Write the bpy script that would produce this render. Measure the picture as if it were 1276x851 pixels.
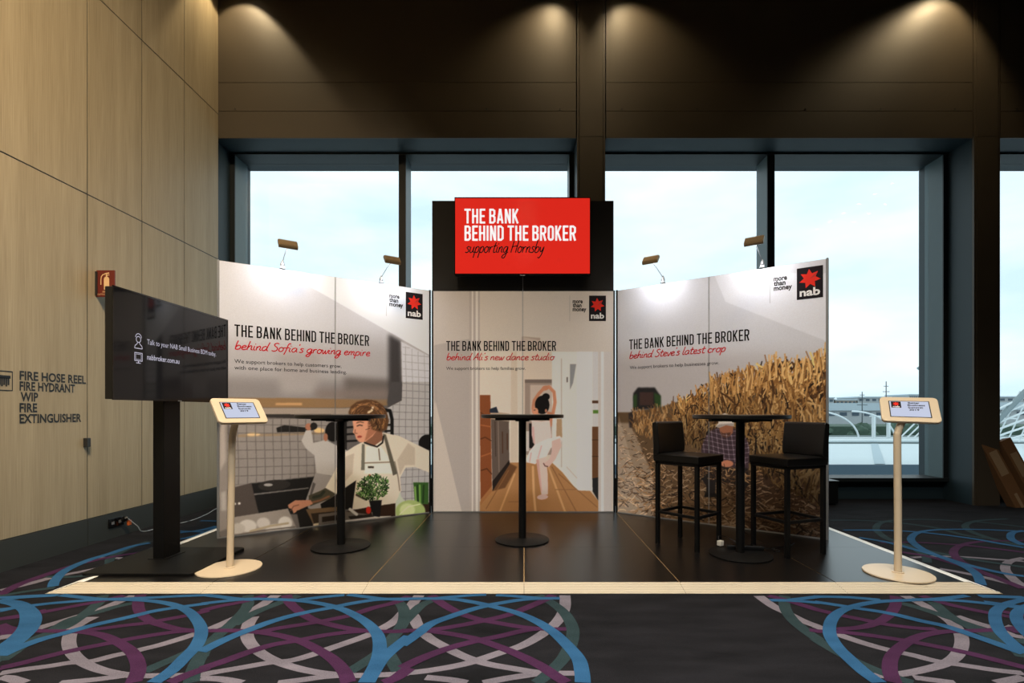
import bpy, math, random
import numpy as np
from mathutils import Matrix, Vector

for _o in list(bpy.data.objects):
    bpy.data.objects.remove(_o)
S = bpy.context.scene
C = S.collection
R = math.radians
rnd = random.Random(7)

# ------------------------------------------------------------------ camera
cam = bpy.data.cameras.new('camera')
cam.sensor_width = 36.0
cam.lens = 640.0 / 1276.0 * 36.0
cam.shift_x = -15.0 / 1276.0
cam.shift_y = 86.5 / 1276.0
cam.clip_start = 0.05
cam.clip_end = 2000
co = bpy.data.objects.new('camera', cam)
co.location = (0, 0, 1.10)
co.rotation_euler = (R(90), 0, 0)
C.objects.link(co)
S.camera = co
S.view_settings.view_transform = 'Standard'
S.view_settings.look = 'None'
S.view_settings.gamma = 1.0
S.view_settings.use_curve_mapping = False
S.view_settings.exposure = 0.0

# ------------------------------------------------------------------ overcast sky
W = bpy.data.worlds.new('overcast_sky')
S.world = W
W.use_nodes = True
nt = W.node_tree
nt.nodes.clear()
def wn(t, **k):
    n = nt.nodes.new(t)
    for a, b in k.items(): setattr(n, a, b)
    return n
tc = wn('ShaderNodeTexCoord')
mp = wn('ShaderNodeMapping'); mp.inputs['Scale'].default_value = (1.0, 1.0, 3.2)
no = wn('ShaderNodeTexNoise'); no.inputs['Scale'].default_value = 1.9
no.inputs['Detail'].default_value = 6; no.inputs['Roughness'].default_value = 0.5
cr = wn('ShaderNodeValToRGB')
cr.color_ramp.elements[0].position = 0.36; cr.color_ramp.elements[0].color = (0.58, 0.76, 0.86, 1)
cr.color_ramp.elements[1].position = 0.60; cr.color_ramp.elements[1].color = (0.86, 0.95, 0.97, 1)
bg = wn('ShaderNodeBackground'); bg.inputs['Strength'].default_value = 1.38
wo = wn('ShaderNodeOutputWorld')
nt.links.new(tc.outputs['Generated'], mp.inputs['Vector'])
nt.links.new(mp.outputs[0], no.inputs['Vector'])
nt.links.new(no.outputs['Fac'], cr.inputs[0])
nt.links.new(cr.outputs[0], bg.inputs['Color'])
nt.links.new(bg.outputs[0], wo.inputs['Surface'])

# ------------------------------------------------------------------ room lighting (warm ballroom ceiling lights)
def area(name, loc, target, size, power, col, spread=180):
    l = bpy.data.lights.new(name, 'AREA')
    l.shape = 'RECTANGLE'; l.size, l.size_y = size
    l.energy = power; l.color = col; l.spread = R(spread)
    o = bpy.data.objects.new(name, l); C.objects.link(o)
    o.location = loc
    d = Vector(target) - Vector(loc)
    o.rotation_euler = d.to_track_quat('-Z', 'Y').to_euler()
    return o
WARM = (1.0, 0.83, 0.60)
area('ceiling_light_front', (0.3, 1.9, 6.4), (0.3, 1.9, 0), (4.4, 0.8), 135, WARM, 105)
area('ceiling_light_room', (0.0, -0.8, 6.4), (0.0, -0.8, 0), (4.5, 0.8), 375, (1.0, 0.985, 0.965), 124)
area('ceiling_light_left', (-1.2, 1.2, 6.3), (-3.66, 3.3, 3.0), (0.5, 0.5), 105, (1.0, 0.76, 0.48), 95)

# ------------------------------------------------------------------ materials
def s2l(c):
    c = c / 255.0
    return c / 12.92 if c <= 0.04045 else ((c + 0.055) / 1.055) ** 2.4
def rgb(*c): return tuple(s2l(v) for v in c) + (1.0,)
class N:
    def __init__(self, name):
        self.m = bpy.data.materials.new(name); self.m.use_nodes = True
        self.t = self.m.node_tree; self.b = self.t.nodes['Principled BSDF']
        self.out = self.t.nodes['Material Output']
    def n(self, t, **k):
        x = self.t.nodes.new('ShaderNode' + t)
        for a, b in k.items(): setattr(x, a, b)
        return x
    def l(self, a, b): self.t.links.new(a, b)
def mat(name, col, rough=0.5, metal=0.0, var=0.08, scale=20.0, spec=0.5, emit=None, es=1.0, bump=0.0):
    q = N(name); b = q.b
    b.inputs['Roughness'].default_value = rough
    b.inputs['Metallic'].default_value = metal
    b.inputs['Specular IOR Level'].default_value = spec
    tc = q.n('TexCoord'); no = q.n('TexNoise')
    no.inputs['Scale'].default_value = scale; no.inputs['Detail'].default_value = 4
    q.l(tc.outputs['Object'], no.inputs['Vector'])
    mx = q.n('Mix', data_type='RGBA')
    mx.inputs[6].default_value = tuple(v * (1 - var) for v in col[:3]) + (1,)
    mx.inputs[7].default_value = tuple(min(1, v * (1 + var)) for v in col[:3]) + (1,)
    q.l(no.outputs['Fac'], mx.inputs[0])
    q.l(mx.outputs[2], b.inputs['Base Color'])
    if emit:
        b.inputs['Emission Color'].default_value = emit
        b.inputs['Emission Strength'].default_value = es
    if bump:
        bp = q.n('Bump'); bp.inputs['Strength'].default_value = bump; bp.inputs['Distance'].default_value = 0.002
        q.l(no.outputs['Fac'], bp.inputs['Height']); q.l(bp.outputs[0], b.inputs['Normal'])
    return q.m
def wood_mat(name, c0, c1):
    q = N(name); b = q.b
    b.inputs['Roughness'].default_value = 0.5
    b.inputs['Specular IOR Level'].default_value = 0.3
    tc = q.n('TexCoord'); oi = q.n('ObjectInfo')
    ad = q.n('VectorMath', operation='ADD'); cx = q.n('CombineXYZ')
    ml = q.n('Math', operation='MULTIPLY'); ml.inputs[1].default_value = 37.0
    q.l(oi.outputs['Random'], ml.inputs[0]); q.l(ml.outputs[0], cx.inputs[1]); q.l(ml.outputs[0], cx.inputs[2])
    q.l(tc.outputs['Object'], ad.inputs[0]); q.l(cx.outputs[0], ad.inputs[1])
    def streak(sy, sz, det):
        mp = q.n('Mapping'); mp.inputs['Scale'].default_value = (1, sy, sz)
        no = q.n('TexNoise'); no.inputs['Scale'].default_value = 1.0; no.inputs['Detail'].default_value = det
        q.l(ad.outputs[0], mp.inputs['Vector']); q.l(mp.outputs[0], no.inputs['Vector'])
        return no.outputs['Fac']
    f1 = streak(210, 2.6, 4); f2 = streak(9, 0.35, 3)
    mm = q.n('Mix', data_type='FLOAT'); mm.inputs[0].default_value = 0.4
    q.l(f1, mm.inputs[2]); q.l(f2, mm.inputs[3])
    r = q.n('ValToRGB'); r.color_ramp.elements[0].position = 0.2; r.color_ramp.elements[1].position = 0.8
    r.color_ramp.elements[0].color = c0; r.color_ramp.elements[1].color = c1
    q.l(mm.outputs[0], r.inputs[0]); q.l(r.outputs[0], b.inputs['Base Color'])
    return q.m
def carpet_mat(name, c0, c1):
    q = N(name); b = q.b
    b.inputs['Roughness'].default_value = 0.95; b.inputs['Specular IOR Level'].default_value = 0.1
    b.inputs['Sheen Weight'].default_value = 0.0
    tc = q.n('TexCoord')
    a = q.n('TexNoise'); a.inputs['Scale'].default_value = 5.0; a.inputs['Detail'].default_value = 6
    f = q.n('TexNoise'); f.inputs['Scale'].default_value = 260.0; f.inputs['Detail'].default_value = 2
    mp = q.n('Mapping'); mp.inputs['Scale'].default_value = (0.6, 1.8, 1)
    q.l(tc.outputs['Object'], mp.inputs['Vector']); q.l(mp.outputs[0], a.inputs['Vector']); q.l(tc.outputs['Object'], f.inputs['Vector'])
    mm = q.n('Mix', data_type='FLOAT'); mm.inputs[0].default_value = 0.5
    q.l(a.outputs['Fac'], mm.inputs[2]); q.l(f.outputs['Fac'], mm.inputs[3])
    r = q.n('ValToRGB'); r.color_ramp.elements[0].position = 0.32; r.color_ramp.elements[1].position = 0.68
    r.color_ramp.elements[0].color = c0; r.color_ramp.elements[1].color = c1
    q.l(mm.outputs[0], r.inputs[0]); q.l(r.outputs[0], b.inputs['Base Color'])
    bp = q.n('Bump'); bp.inputs['Strength'].default_value = 0.5; bp.inputs['Distance'].default_value = 0.003
    q.l(f.outputs['Fac'], bp.inputs['Height']); q.l(bp.outputs[0], b.inputs['Normal'])
    return q.m
def glass_mat(name):
    q = N(name)
    q.t.nodes.remove(q.b)
    tr = q.n('BsdfTransparent'); tr.inputs['Color'].default_value = (0.98, 0.995, 0.995, 1)
    gl = q.n('BsdfGlossy'); gl.inputs['Roughness'].default_value = 0.0
    lw = q.n('LayerWeight'); lw.inputs['Blend'].default_value = 0.5
    pw = q.n('Math', operation='POWER'); pw.inputs[1].default_value = 5.0
    ma = q.n('Math', operation='MULTIPLY_ADD'); ma.inputs[1].default_value = 0.92; ma.inputs[2].default_value = 0.035
    q.l(lw.outputs['Facing'], pw.inputs[0]); q.l(pw.outputs[0], ma.inputs[0])
    mx = q.n('MixShader')
    q.l(ma.outputs[0], mx.inputs[0]); q.l(tr.outputs[0], mx.inputs[1]); q.l(gl.outputs[0], mx.inputs[2])
    q.l(mx.outputs[0], q.out.inputs['Surface'])
    return q.m
def print_mat(name):
    q = N(name); q.b.inputs['Roughness'].default_value = 0.7
    q.b.inputs['Specular IOR Level'].default_value = 0.2
    at = q.n('Attribute'); at.attribute_name = 'ink'; q.l(at.outputs['Color'], q.b.inputs['Base Color'])
    return q.m

M = dict(
    wood=wood_mat('oak_veneer', rgb(128, 116, 92), rgb(186, 173, 146)),
    bronze=mat('bronze_painted_metal', rgb(74, 66, 54), 0.5, 0.0, 0.10, 3.0),
    dark=mat('dark_charcoal_metal', rgb(40, 40, 38), 0.5, 0.0, 0.1, 6),
    base=mat('black_baseboard', rgb(46, 50, 48), 0.55, 0, .08, 5),
    frame=mat('window_metal_skylit_tone', rgb(84, 104, 108), 0.45, 0.0, 0.05, 6),  # paler and bluer than the faces: sky light on the sides put in colour
    frame_face=mat('black_window_frame', rgb(26, 32, 34), 0.5, 0, .05, 6),
    reveal=mat('slate_reveal_metal', rgb(38, 54, 60), 0.55, 0, 0.06, 2),
    ceil=mat('black_ceiling', rgb(24, 22, 20), 0.9),
    farwall=mat('brown_room_wall', rgb(84, 70, 54), 0.8, 0, .1, 1),
    carpet=carpet_mat('charcoal_carpet', rgb(11, 12, 14), rgb(34, 34, 38)),
    blue=carpet_mat('blue_carpet_pile', rgb(30, 66, 98), rgb(48, 92, 130)),
    purple=carpet_mat('plum_carpet_pile', rgb(48, 26, 48), rgb(70, 38, 70)),
    white=carpet_mat('pale_mauve_carpet_pile', rgb(88, 84, 92), rgb(122, 116, 126)),
    teal=carpet_mat('dull_green_carpet_pile', rgb(30, 45, 48), rgb(46, 62, 66)),
    tile=mat('black_floor_laminate', rgb(13, 12, 12), 0.28, 0, .2, 2.5, 0.6),
    seam=mat('tan_tile_edge', rgb(150, 122, 84), 0.5),
    ramp=mat('cream_ribbed_edging', rgb(200, 189, 168), 0.45, 0, .04, 8),
    white_edge=mat('white_edging', rgb(236, 236, 232), 0.4),
    black=mat('matte_black_powder_coat', rgb(8, 8, 8), 0.5, 0, .12, 60, .25, bump=.15),
    top=mat('black_table_laminate', rgb(9, 9, 9), 0.35),
    leather=mat('black_leatherette', rgb(8, 8, 8), 0.36, 0, .15, 160, .4, bump=.25),
    board=mat('black_velour_board', rgb(24, 21, 19), 0.8, 0, .1, 8),
    alu=mat('brushed_aluminium', rgb(150, 152, 154), 0.4, 0.6, .05, 40),
    cream=mat('cream_powder_coat', rgb(206, 188, 160), 0.35, 0, .02, 9),
    lampmetal=mat('champagne_lamp_metal', rgb(150, 128, 96), 0.35, 0.6, .08, 50),
    lamplit=mat('lamp_glow', (1, 1, 1, 1), 0.5, emit=(1, .97, .92, 1), es=6.0),
    bezel=mat('gloss_black_bezel', rgb(14, 14, 15), 0.15),
    screenoff=mat('dark_glossy_screen', rgb(12, 12, 13), 0.06, 0, .02, 2, .32, emit=rgb(26, 26, 28), es=.4),
    screenred=mat('red_lit_screen', rgb(90, 12, 8), 0.12, 0, .01, 2, .5, emit=rgb(226, 42, 30), es=0.9),
    padlit=mat('pale_blue_lit_screen', rgb(40, 40, 44), 0.15, emit=rgb(208, 216, 240), es=.85),
    textlit=mat('lit_white_lettering', rgb(60, 60, 60), 0.4, emit=rgb(196, 194, 214), es=.75),
    textwhite=mat('bright_white_lettering', rgb(120, 120, 120), 0.4, emit=rgb(250, 244, 244), es=.9),
    textblackscr=mat('black_screen_lettering', rgb(22, 10, 9), 0.25),
    ink=mat('black_printed_ink', rgb(22, 21, 22), 0.85, spec=0.12),
    greyink=mat('grey_printed_ink', rgb(42, 40, 42), 0.85, spec=0.12),
    paleink=mat('pale_grey_rule_ink', rgb(158, 155, 155), 0.5),
    redink=mat('red_printed_ink', rgb(206, 32, 42), 0.85, spec=0.12),
    logoblack=mat('logo_black_ink', rgb(34, 30, 34), 0.85, spec=0.12),
    logored=mat('logo_red_ink', rgb(222, 52, 40), 0.85, spec=0.12),
    logodark=mat('logo_dark_red_ink', rgb(168, 36, 30), 0.45),
    logowhite=mat('logo_white_ink', rgb(238, 236, 236), 0.45),
    signred=mat('oxide_red_sign', rgb(104, 36, 24), 0.5),
    signcream=mat('cream_sign_symbol', rgb(226, 190, 140), 0.5),
    letter=mat('black_wall_letter', rgb(26, 26, 24), 0.4),
    card=mat('brown_cardboard', rgb(112, 78, 46), 0.85, 0, .08, 12),
    label=mat('cream_paper_label', rgb(150, 126, 96), 0.7),
    plastic=mat('black_plastic', rgb(11, 11, 11), 0.4),
    whiteplastic=mat('white_plastic', rgb(220, 214, 196), 0.4),
    orange=mat('orange_plug', rgb(214, 104, 44), 0.5),
    cable=mat('grey_cable', rgb(150, 160, 168), 0.5),
    glass=glass_mat('window_glass'),
    roof=mat('white_roof_membrane', rgb(206, 218, 222), 0.7, 0, .06, .3),
    roofpatch=mat('grey_roof_patch', rgb(172, 190, 198), 0.7),
    parapet=mat('slate_parapet', rgb(70, 92, 106), 0.7),
    pipe=mat('white_painted_steel', rgb(222, 230, 232), 0.4),
    greypipe=mat('grey_painted_steel', rgb(128, 142, 146), 0.5),
    foliage=mat('dark_green_foliage', rgb(70, 92, 78), 0.9, 0, .35, 2.0),
    stone=mat('grey_retaining_wall', rgb(128, 142, 142), 0.9, 0, .12, 1),
    bldg=mat('pale_grey_render', rgb(176, 182, 184), 0.9, 0, .08, .2),
    bldg2=mat('warm_brown_brick', rgb(170, 158, 146), 0.9, 0, .1, .3),
    bldgroof=mat('pale_metal_roof', rgb(190, 206, 214), 0.6, 0, .06, .4),
    bldgwin=mat('dark_blue_glass_strip', rgb(70, 88, 102), 0.3),
    mast=mat('dark_mast_timber', rgb(90, 100, 104), 0.8),
    ground=mat('grey_asphalt', rgb(110, 118, 122), 0.95),
    ink_print=print_mat('digital_print'),
    bulb=mat('warm_bulb', (1, 1, 1, 1), .5, emit=(1.0, .72, .42, 1), es=22.0),
)

# ------------------------------------------------------------------ mesh helpers
class MB:
    def __init__(s): s.v = []; s.f = []
    def add(s, vs, fs, mx=None):
        k = len(s.v)
        s.v += [tuple(mx @ Vector(v)) for v in vs] if mx is not None else [tuple(v) for v in vs]
        s.f += [tuple(i + k for i in f) for f in fs]; return s
    def box(s, x0, x1, y0, y1, z0, z1, mx=None):
        v = [(x, y, z) for x in (x0, x1) for y in (y0, y1) for z in (z0, z1)]
        return s.add(v, [(0, 1, 3, 2), (4, 6, 7, 5), (0, 4, 5, 1), (2, 3, 7, 6), (0, 2, 6, 4), (1, 5, 7, 3)], mx)
    def lathe(s, prof, n=48, mx=None, sx=1, sy=1):
        v = []; f = []
        for r, z in prof:
            for i in range(n):
                a = 2 * math.pi * i / n
                v.append((r * math.cos(a) * sx, r * math.sin(a) * sy, z))
        for j in range(len(prof) - 1):
            for i in range(n):
                a, b = j * n + i, j * n + (i + 1) % n
                f.append((a, b, b + n, a + n))
        if prof[0][0] > 1e-6: f.append(tuple(range(n - 1, -1, -1)))
        if prof[-1][0] > 1e-6: f.append(tuple((len(prof) - 1) * n + i for i in range(n)))
        return s.add(v, f, mx)
    def tube(s, path, r, n=12, rect=None):
        P = [Vector(p) for p in path]; v = []; f = []
        up = Vector((0.03, 1, 0.02))
        for i, p in enumerate(P):
            t = (P[min(i + 1, len(P) - 1)] - P[max(i - 1, 0)]).normalized()
            a = t.cross(up)
            if a.length < .1: a = t.cross(Vector((1, 0, 0)))
            a.normalize(); b = t.cross(a).normalized()
            rr = r[i] if isinstance(r, (list, tuple)) else r
            for k in range(n):
                w = 2 * math.pi * k / n
                v.append(p + (a * math.cos(w) + b * math.sin(w)) * rr)
        for i in range(len(P) - 1):
            for k in range(n):
                a, b = i * n + k, i * n + (k + 1) % n
                f.append((a, b, b + n, a + n))
        f.append(tuple(range(n - 1, -1, -1))); f.append(tuple((len(P) - 1) * n + k for k in range(n)))
        return s.add(v, f)
    def prism(s, pts, z0, z1, mx=None):           # polygon in xy, extruded z
        n = len(pts)
        v = [(x, y, z0) for x, y in pts] + [(x, y, z1) for x, y in pts]
        f = [tuple(range(n - 1, -1, -1)), tuple(range(n, 2 * n))]
        f += [(i, (i + 1) % n, (i + 1) % n + n, i + n) for i in range(n)]
        return s.add(v, f, mx)
    def ribbon(s, pts, w, y=0.0, flat='xz'):      # flat band along a polyline
        P = [Vector(p) for p in pts]; n = len(P)
        if n < 2: return s
        L_ = []; R_ = []
        closed = (P[0] - P[-1]).length < 1e-6 and n > 3
        for i in range(n):
            a = P[i - 1] if i else (P[-2] if closed else None)
            b = P[i + 1] if i < n - 1 else (P[1] if closed else None)
            d1 = (P[i] - a).normalized() if a is not None else None
            d2 = (b - P[i]).normalized() if b is not None else None
            if d1 is None: d1 = d2
            if d2 is None: d2 = d1
            t = (d1 + d2)
            t = t.normalized() if t.length > 1e-5 else d1
            nn = Vector((-t.y, t.x)); c = max(.5, nn.dot(Vector((-d1.y, d1.x))))
            ww = w[i] if isinstance(w, (list, tuple)) else w
            L_.append(P[i] + nn * ww / 2 / c); R_.append(P[i] - nn * ww / 2 / c)
        v = []
        for q in L_ + R_:
            v.append((q.x, y, q.y) if flat == 'xz' else (q.x, q.y, y))
        f = [(i, i + n, i + n + 1, i + 1) for i in range(n - 1)]
        return s.add(v, f)
    def build(s, name, m, parent=None, smooth=False, bevel=0, seg=2, loc=None, rot=None, **props):
        me = bpy.data.meshes.new(name); me.from_pydata(s.v, [], s.f); me.update()
        if isinstance(m, str): m = M[m]
        me.materials.append(m)
        o = bpy.data.objects.new(name, me); C.objects.link(o)
        if smooth:
            for p in me.polygons: p.use_smooth = True
            try: me.set_sharp_from_angle(angle=R(35))
            except Exception: pass
        if bevel:
            b = o.modifiers.new('bevel', 'BEVEL'); b.width = bevel; b.segments = seg
            b.limit_method = 'ANGLE'; b.angle_limit = R(40)
        if parent is not None: o.parent = parent
        if loc: o.location = loc
        if rot: o.rotation_euler = rot
        for k, q in props.items(): o[k] = q
        return o
def thing(name, label, cat, loc=(0, 0, 0), rz=0, group=None):
    o = bpy.data.objects.new(name, None); C.objects.link(o)
    o.location = loc; o.rotation_euler = (0, 0, rz)
    o['label'] = label; o['category'] = cat
    if group: o['group'] = group
    return o
def tag(o, label, cat, group=None):
    o['label'] = label; o['category'] = cat
    if group: o['group'] = group
    return o
def struct(name, loc=(0, 0, 0)):
    o = bpy.data.objects.new(name, None); C.objects.link(o); o.location = loc; o['kind'] = 'structure'; return o
def copy_tree(o, parent=None):
    c = o.copy(); C.objects.link(c); c.parent = parent
    for ch in o.children: copy_tree(ch, c)
    return c
def catmull(P, n=6):
    P = [Vector(p) for p in P]; out = []
    for i in range(len(P) - 1):
        a, b, c, d = P[max(i - 1, 0)], P[i], P[i + 1], P[min(i + 2, len(P) - 1)]
        for k in range(n):
            t = k / n
            out.append(0.5 * ((2 * b) + (c - a) * t + (2 * a - 5 * b + 4 * c - d) * t * t + (3 * b - a - 3 * c + d) * t ** 3))
    out.append(P[-1]); return out

# ------------------------------------------------------------------ lettering
def rounded(w, h, r, n=5, cx=0, cy=0):
    pts = []
    for sx, sy, a0 in ((1, 1, 0), (-1, 1, 90), (-1, -1, 180), (1, -1, 270)):
        for k in range(n + 1):
            a = R(a0 + 90 * k / n)
            pts.append((cx + sx * (w / 2 - r) + r * math.cos(a), cy + sy * (h / 2 - r) + r * math.sin(a)))
    return pts
def sans(body, x, z, width, height, name, m, parent, y=-0.001, bold=0.0, shear=0.0, centre=False):
    """flat sans-serif line; height = capital height, width = total width"""
    cu = bpy.data.curves.new('lettering', 'FONT'); cu.body = body; cu.offset = bold
    cu.resolution_u = 3; cu.space_character = 1.0
    t = bpy.data.objects.new('lettering', cu); C.objects.link(t)
    dg = bpy.context.evaluated_depsgraph_get(); dg.update()
    me = bpy.data.meshes.new_from_object(t.evaluated_get(dg))
    bpy.data.objects.remove(t)
    vs = np.empty(len(me.vertices) * 3); me.vertices.foreach_get('co', vs); vs = vs.reshape(-1, 3)
    x0, x1 = vs[:, 0].min(), vs[:, 0].max()
    sy = height / 0.70
    sx = width / (x1 - x0) if width else sy
    nx = (vs[:, 0] - x0) * sx + vs[:, 1] * sy * shear
    ny = vs[:, 1] * sy
    new = np.stack([nx + x, np.full_like(nx, y), ny + z], 1)
    if centre: new[:, 0] -= (nx.max() / 2)
    me.vertices.foreach_set('co', new.ravel()); me.update()
    me.materials.clear(); me.materials.append(M[m])
    o = bpy.data.objects.new(name, me); C.objects.link(o); o.parent = parent
    return o
BLOCK = {
 'T': (.40, [[(0, .94), (.4, .94)], [(.2, 0), (.2, .9)]]),
 'H': (.40, [[(.07, 0), (.07, 1)], [(.33, 0), (.33, 1)], [(.07, .5), (.33, .5)]]),
 'E': (.36, [[(.07, 0), (.07, 1)], [(.07, .94), (.36, .94)], [(.07, .5), (.32, .5)], [(.07, .06), (.36, .06)]]),
 'B': (.41, [[(.07, 0), (.07, 1)], [(.07, .94), (.24, .94), (.33, .86), (.33, .62), (.25, .52), (.07, .52)], [(.24, .52), (.34, .42), (.34, .15), (.25, .06), (.07, .06)]]),
 'A': (.42, [[(.06, 0), (.20, 1)], [(.36, 0), (.22, 1)], [(.1, .27), (.32, .27)]]),
 'N': (.40, [[(.07, 0), (.07, 1)], [(.33, 0), (.33, 1)], [(.08, .96), (.32, .04)]]),
 'K': (.40, [[(.07, 0), (.07, 1)], [(.35, 1), (.10, .44)], [(.15, .58), (.35, 0)]]),
 'I': (.14, [[(.07, 0), (.07, 1)]]),
 'D': (.40, [[(.07, 0), (.07, 1)], [(.07, .94), (.23, .94), (.33, .84), (.33, .16), (.23, .06), (.07, .06)]]),
 'R': (.41, [[(.07, 0), (.07, 1)], [(.07, .94), (.24, .94), (.34, .85), (.34, .58), (.25, .48), (.07, .48)], [(.22, .48), (.35, 0)]]),
 'O': (.40, [[(.2, .94), (.11, .91), (.07, .82), (.07, .18), (.11, .09), (.2, .06), (.29, .09), (.33, .18), (.33, .82), (.29, .91), (.2, .94)]]),
}
def block(text, x, z, width, h, name, m, parent, y=-0.001, stroke=.13):
    adv = 0; runs = []
    for ch in text:
        if ch == ' ': adv += .17; continue
        w, st = BLOCK[ch]; runs.append((adv, st)); adv += w + .07
    k = width / (adv - .07); b = MB()
    for a, st in runs:
        for s_ in st: b.ribbon([((p[0] + a) * k + x, p[1] * h + z) for p in s_], stroke * h * .92, y)
    return b.build(name, m, parent)
SCRIPT = {
 'a': (.46, [[(.38, .42), (.25, .5), (.08, .38), (.04, .15), (.14, .0), (.28, .1), (.38, .4), (.36, .12), (.46, .02)]]),
 'b': (.42, [[(.12, 1.0), (.06, .5), (.05, .05)], [(.06, .25), (.2, .48), (.36, .38), (.34, .12), (.18, 0), (.05, .06)]]),
 'c': (.38, [[(.34, .42), (.2, .5), (.06, .34), (.06, .12), (.2, 0), (.36, .08)]]),
 'd': (.48, [[(.36, .42), (.24, .5), (.08, .38), (.04, .14), (.14, 0), (.28, .1), (.38, .4)], [(.48, 1.0), (.38, .4), (.36, .08), (.48, 0)]]),
 'e': (.38, [[(.06, .22), (.2, .26), (.32, .38), (.22, .5), (.08, .38), (.05, .14), (.18, 0), (.38, .1)]]),
 'f': (.34, [[(.42, .92), (.32, 1.0), (.22, .8), (.16, .2), (.06, -.35)], [(.02, .45), (.36, .5)]]),
 'g': (.46, [[(.38, .42), (.25, .5), (.08, .38), (.04, .15), (.14, .02), (.28, .12), (.38, .44), (.34, -.1), (.22, -.42), (.04, -.4), (.08, -.22), (.46, .06)]]),
 'h': (.42, [[(.14, 1), (.06, .4), (.04, 0)], [(.05, .2), (.2, .48), (.32, .42), (.3, .1), (.42, .02)]]),
 'i': (.2, [[(.08, .48), (.05, .1), (.18, .02)], [(.1, .68), (.13, .74)]]),
 'l': (.2, [[(.16, 1), (.06, .3), (.08, .02), (.2, .04)]]),
 'm': (.56, [[(.06, .46), (.04, 0)], [(.05, .25), (.18, .48), (.26, .38), (.24, 0)], [(.25, .25), (.38, .48), (.46, .38), (.44, .08), (.56, .02)]]),
 'n': (.4, [[(.06, .46), (.04, 0)], [(.05, .25), (.2, .48), (.3, .4), (.28, .1), (.4, .02)]]),
 'o': (.42, [[(.2, .5), (.06, .36), (.06, .1), (.2, 0), (.34, .14), (.34, .38), (.22, .5), (.3, .44), (.44, .46)]]),
 'p': (.4, [[(.08, .48), (.04, 0), (.0, -.42)], [(.06, .3), (.2, .5), (.34, .4), (.32, .12), (.18, 0), (.06, .08)]]),
 'r': (.32, [[(.06, .48), (.05, 0)], [(.05, .22), (.16, .46), (.3, .46)]]),
 's': (.34, [[(.32, .44), (.18, .5), (.08, .38), (.24, .24), (.26, .08), (.12, 0), (.0, .06)]]),
 't': (.3, [[(.18, .85), (.1, .2), (.14, .02), (.3, .06)], [(.0, .52), (.34, .58)]]),
 'u': (.44, [[(.06, .48), (.04, .12), (.14, 0), (.28, .12), (.34, .48), (.32, .1), (.44, .02)]]),
 'v': (.34, [[(.02, .48), (.12, .0), (.2, .1), (.34, .5)]]),
 'w': (.48, [[(.02, .48), (.08, .02), (.16, .06), (.24, .4), (.28, .02), (.38, .1), (.48, .5)]]),
 'y': (.4, [[(.04, .48), (.08, .14), (.2, .1), (.34, .46), (.26, -.1), (.1, -.42), (-.04, -.36)]]),
 'A': (.5, [[(.0, 0), (.2, .5), (.34, .95), (.38, .4), (.44, 0)], [(.1, .34), (.46, .38)]]),
 'S': (.48, [[(.46, .86), (.32, .96), (.14, .82), (.2, .6), (.38, .42), (.38, .14), (.2, 0), (.02, .08)]]),
 'H': (.56, [[(.12, .95), (.04, 0)], [(.52, .98), (.44, 0)], [(.02, .48), (.54, .56)]]),
 "'": (.13, [[(.1, 1.0), (.05, .82)]]),
}
def script(text, x, z, width, h, name, m, parent, y=-0.001, stroke=.115, rise=0.0):
    adv = 0; runs = []
    for ch in text:
        if ch == ' ': adv += .22; continue
        w, st = SCRIPT[ch]; runs.append((adv, st)); adv += w
    k = width / (adv + .1); b = MB()
    for a, st in runs:
        for s_ in st:
            pts = [Vector(((p[0] + a) * k + p[1] * h * .22, p[1] * h)) for p in s_]
            pts = [Vector((p.x + x, p.y + z + rise * p.x / width)) for p in pts]
            pts = catmull(pts, 4) if len(pts) > 2 else pts
            b.ribbon(pts, stroke * h, y)
    return b.build(name, m, parent)
def logo(parent, x0, x1, z0, z1, y=-0.001, px=1.0):
    b = MB(); b.add([(x0, y, z0), (x1, y, z0), (x1, y, z1), (x0, y, z1)], [(0, 1, 2, 3)])
    lg = b.build('logo', 'logoblack', parent)
    w = x1 - x0; cx = (x0 + x1) / 2; cz = z0 + (z1 - z0) * .63; ro = w * .42; ri = w * .23
    pts = []
    for i in range(14):
        a = R(90 + 4) - i * math.pi / 7
        r = ro if i % 2 == 0 else ri
        pts.append((cx + r * math.cos(a), y * 1.6, cz + r * math.sin(a)))
    MB().add(pts + [(cx, y * 1.6, cz)], [(i, (i + 1) % 14, 14) for i in range(14)]).build('star', 'logored', lg)
    b = MB()
    for dx in (.0, .055, .11):
        b.ribbon([(cx + w * (.02 + dx), cz + w * (.0 + dx * .4)), (cx + w * (.2 + dx * .8), cz + w * (.17 + dx * .5))], w * .022, y * 2.0)
    b.build('star_stripe', 'logodark', lg)
    sans('nab', cx - w * .39, z0 + (z1 - z0) * .10, w * .78, w * .33, 'logo_lettering', 'logowhite', lg, y * 1.6, bold=.03)
    return lg

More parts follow.
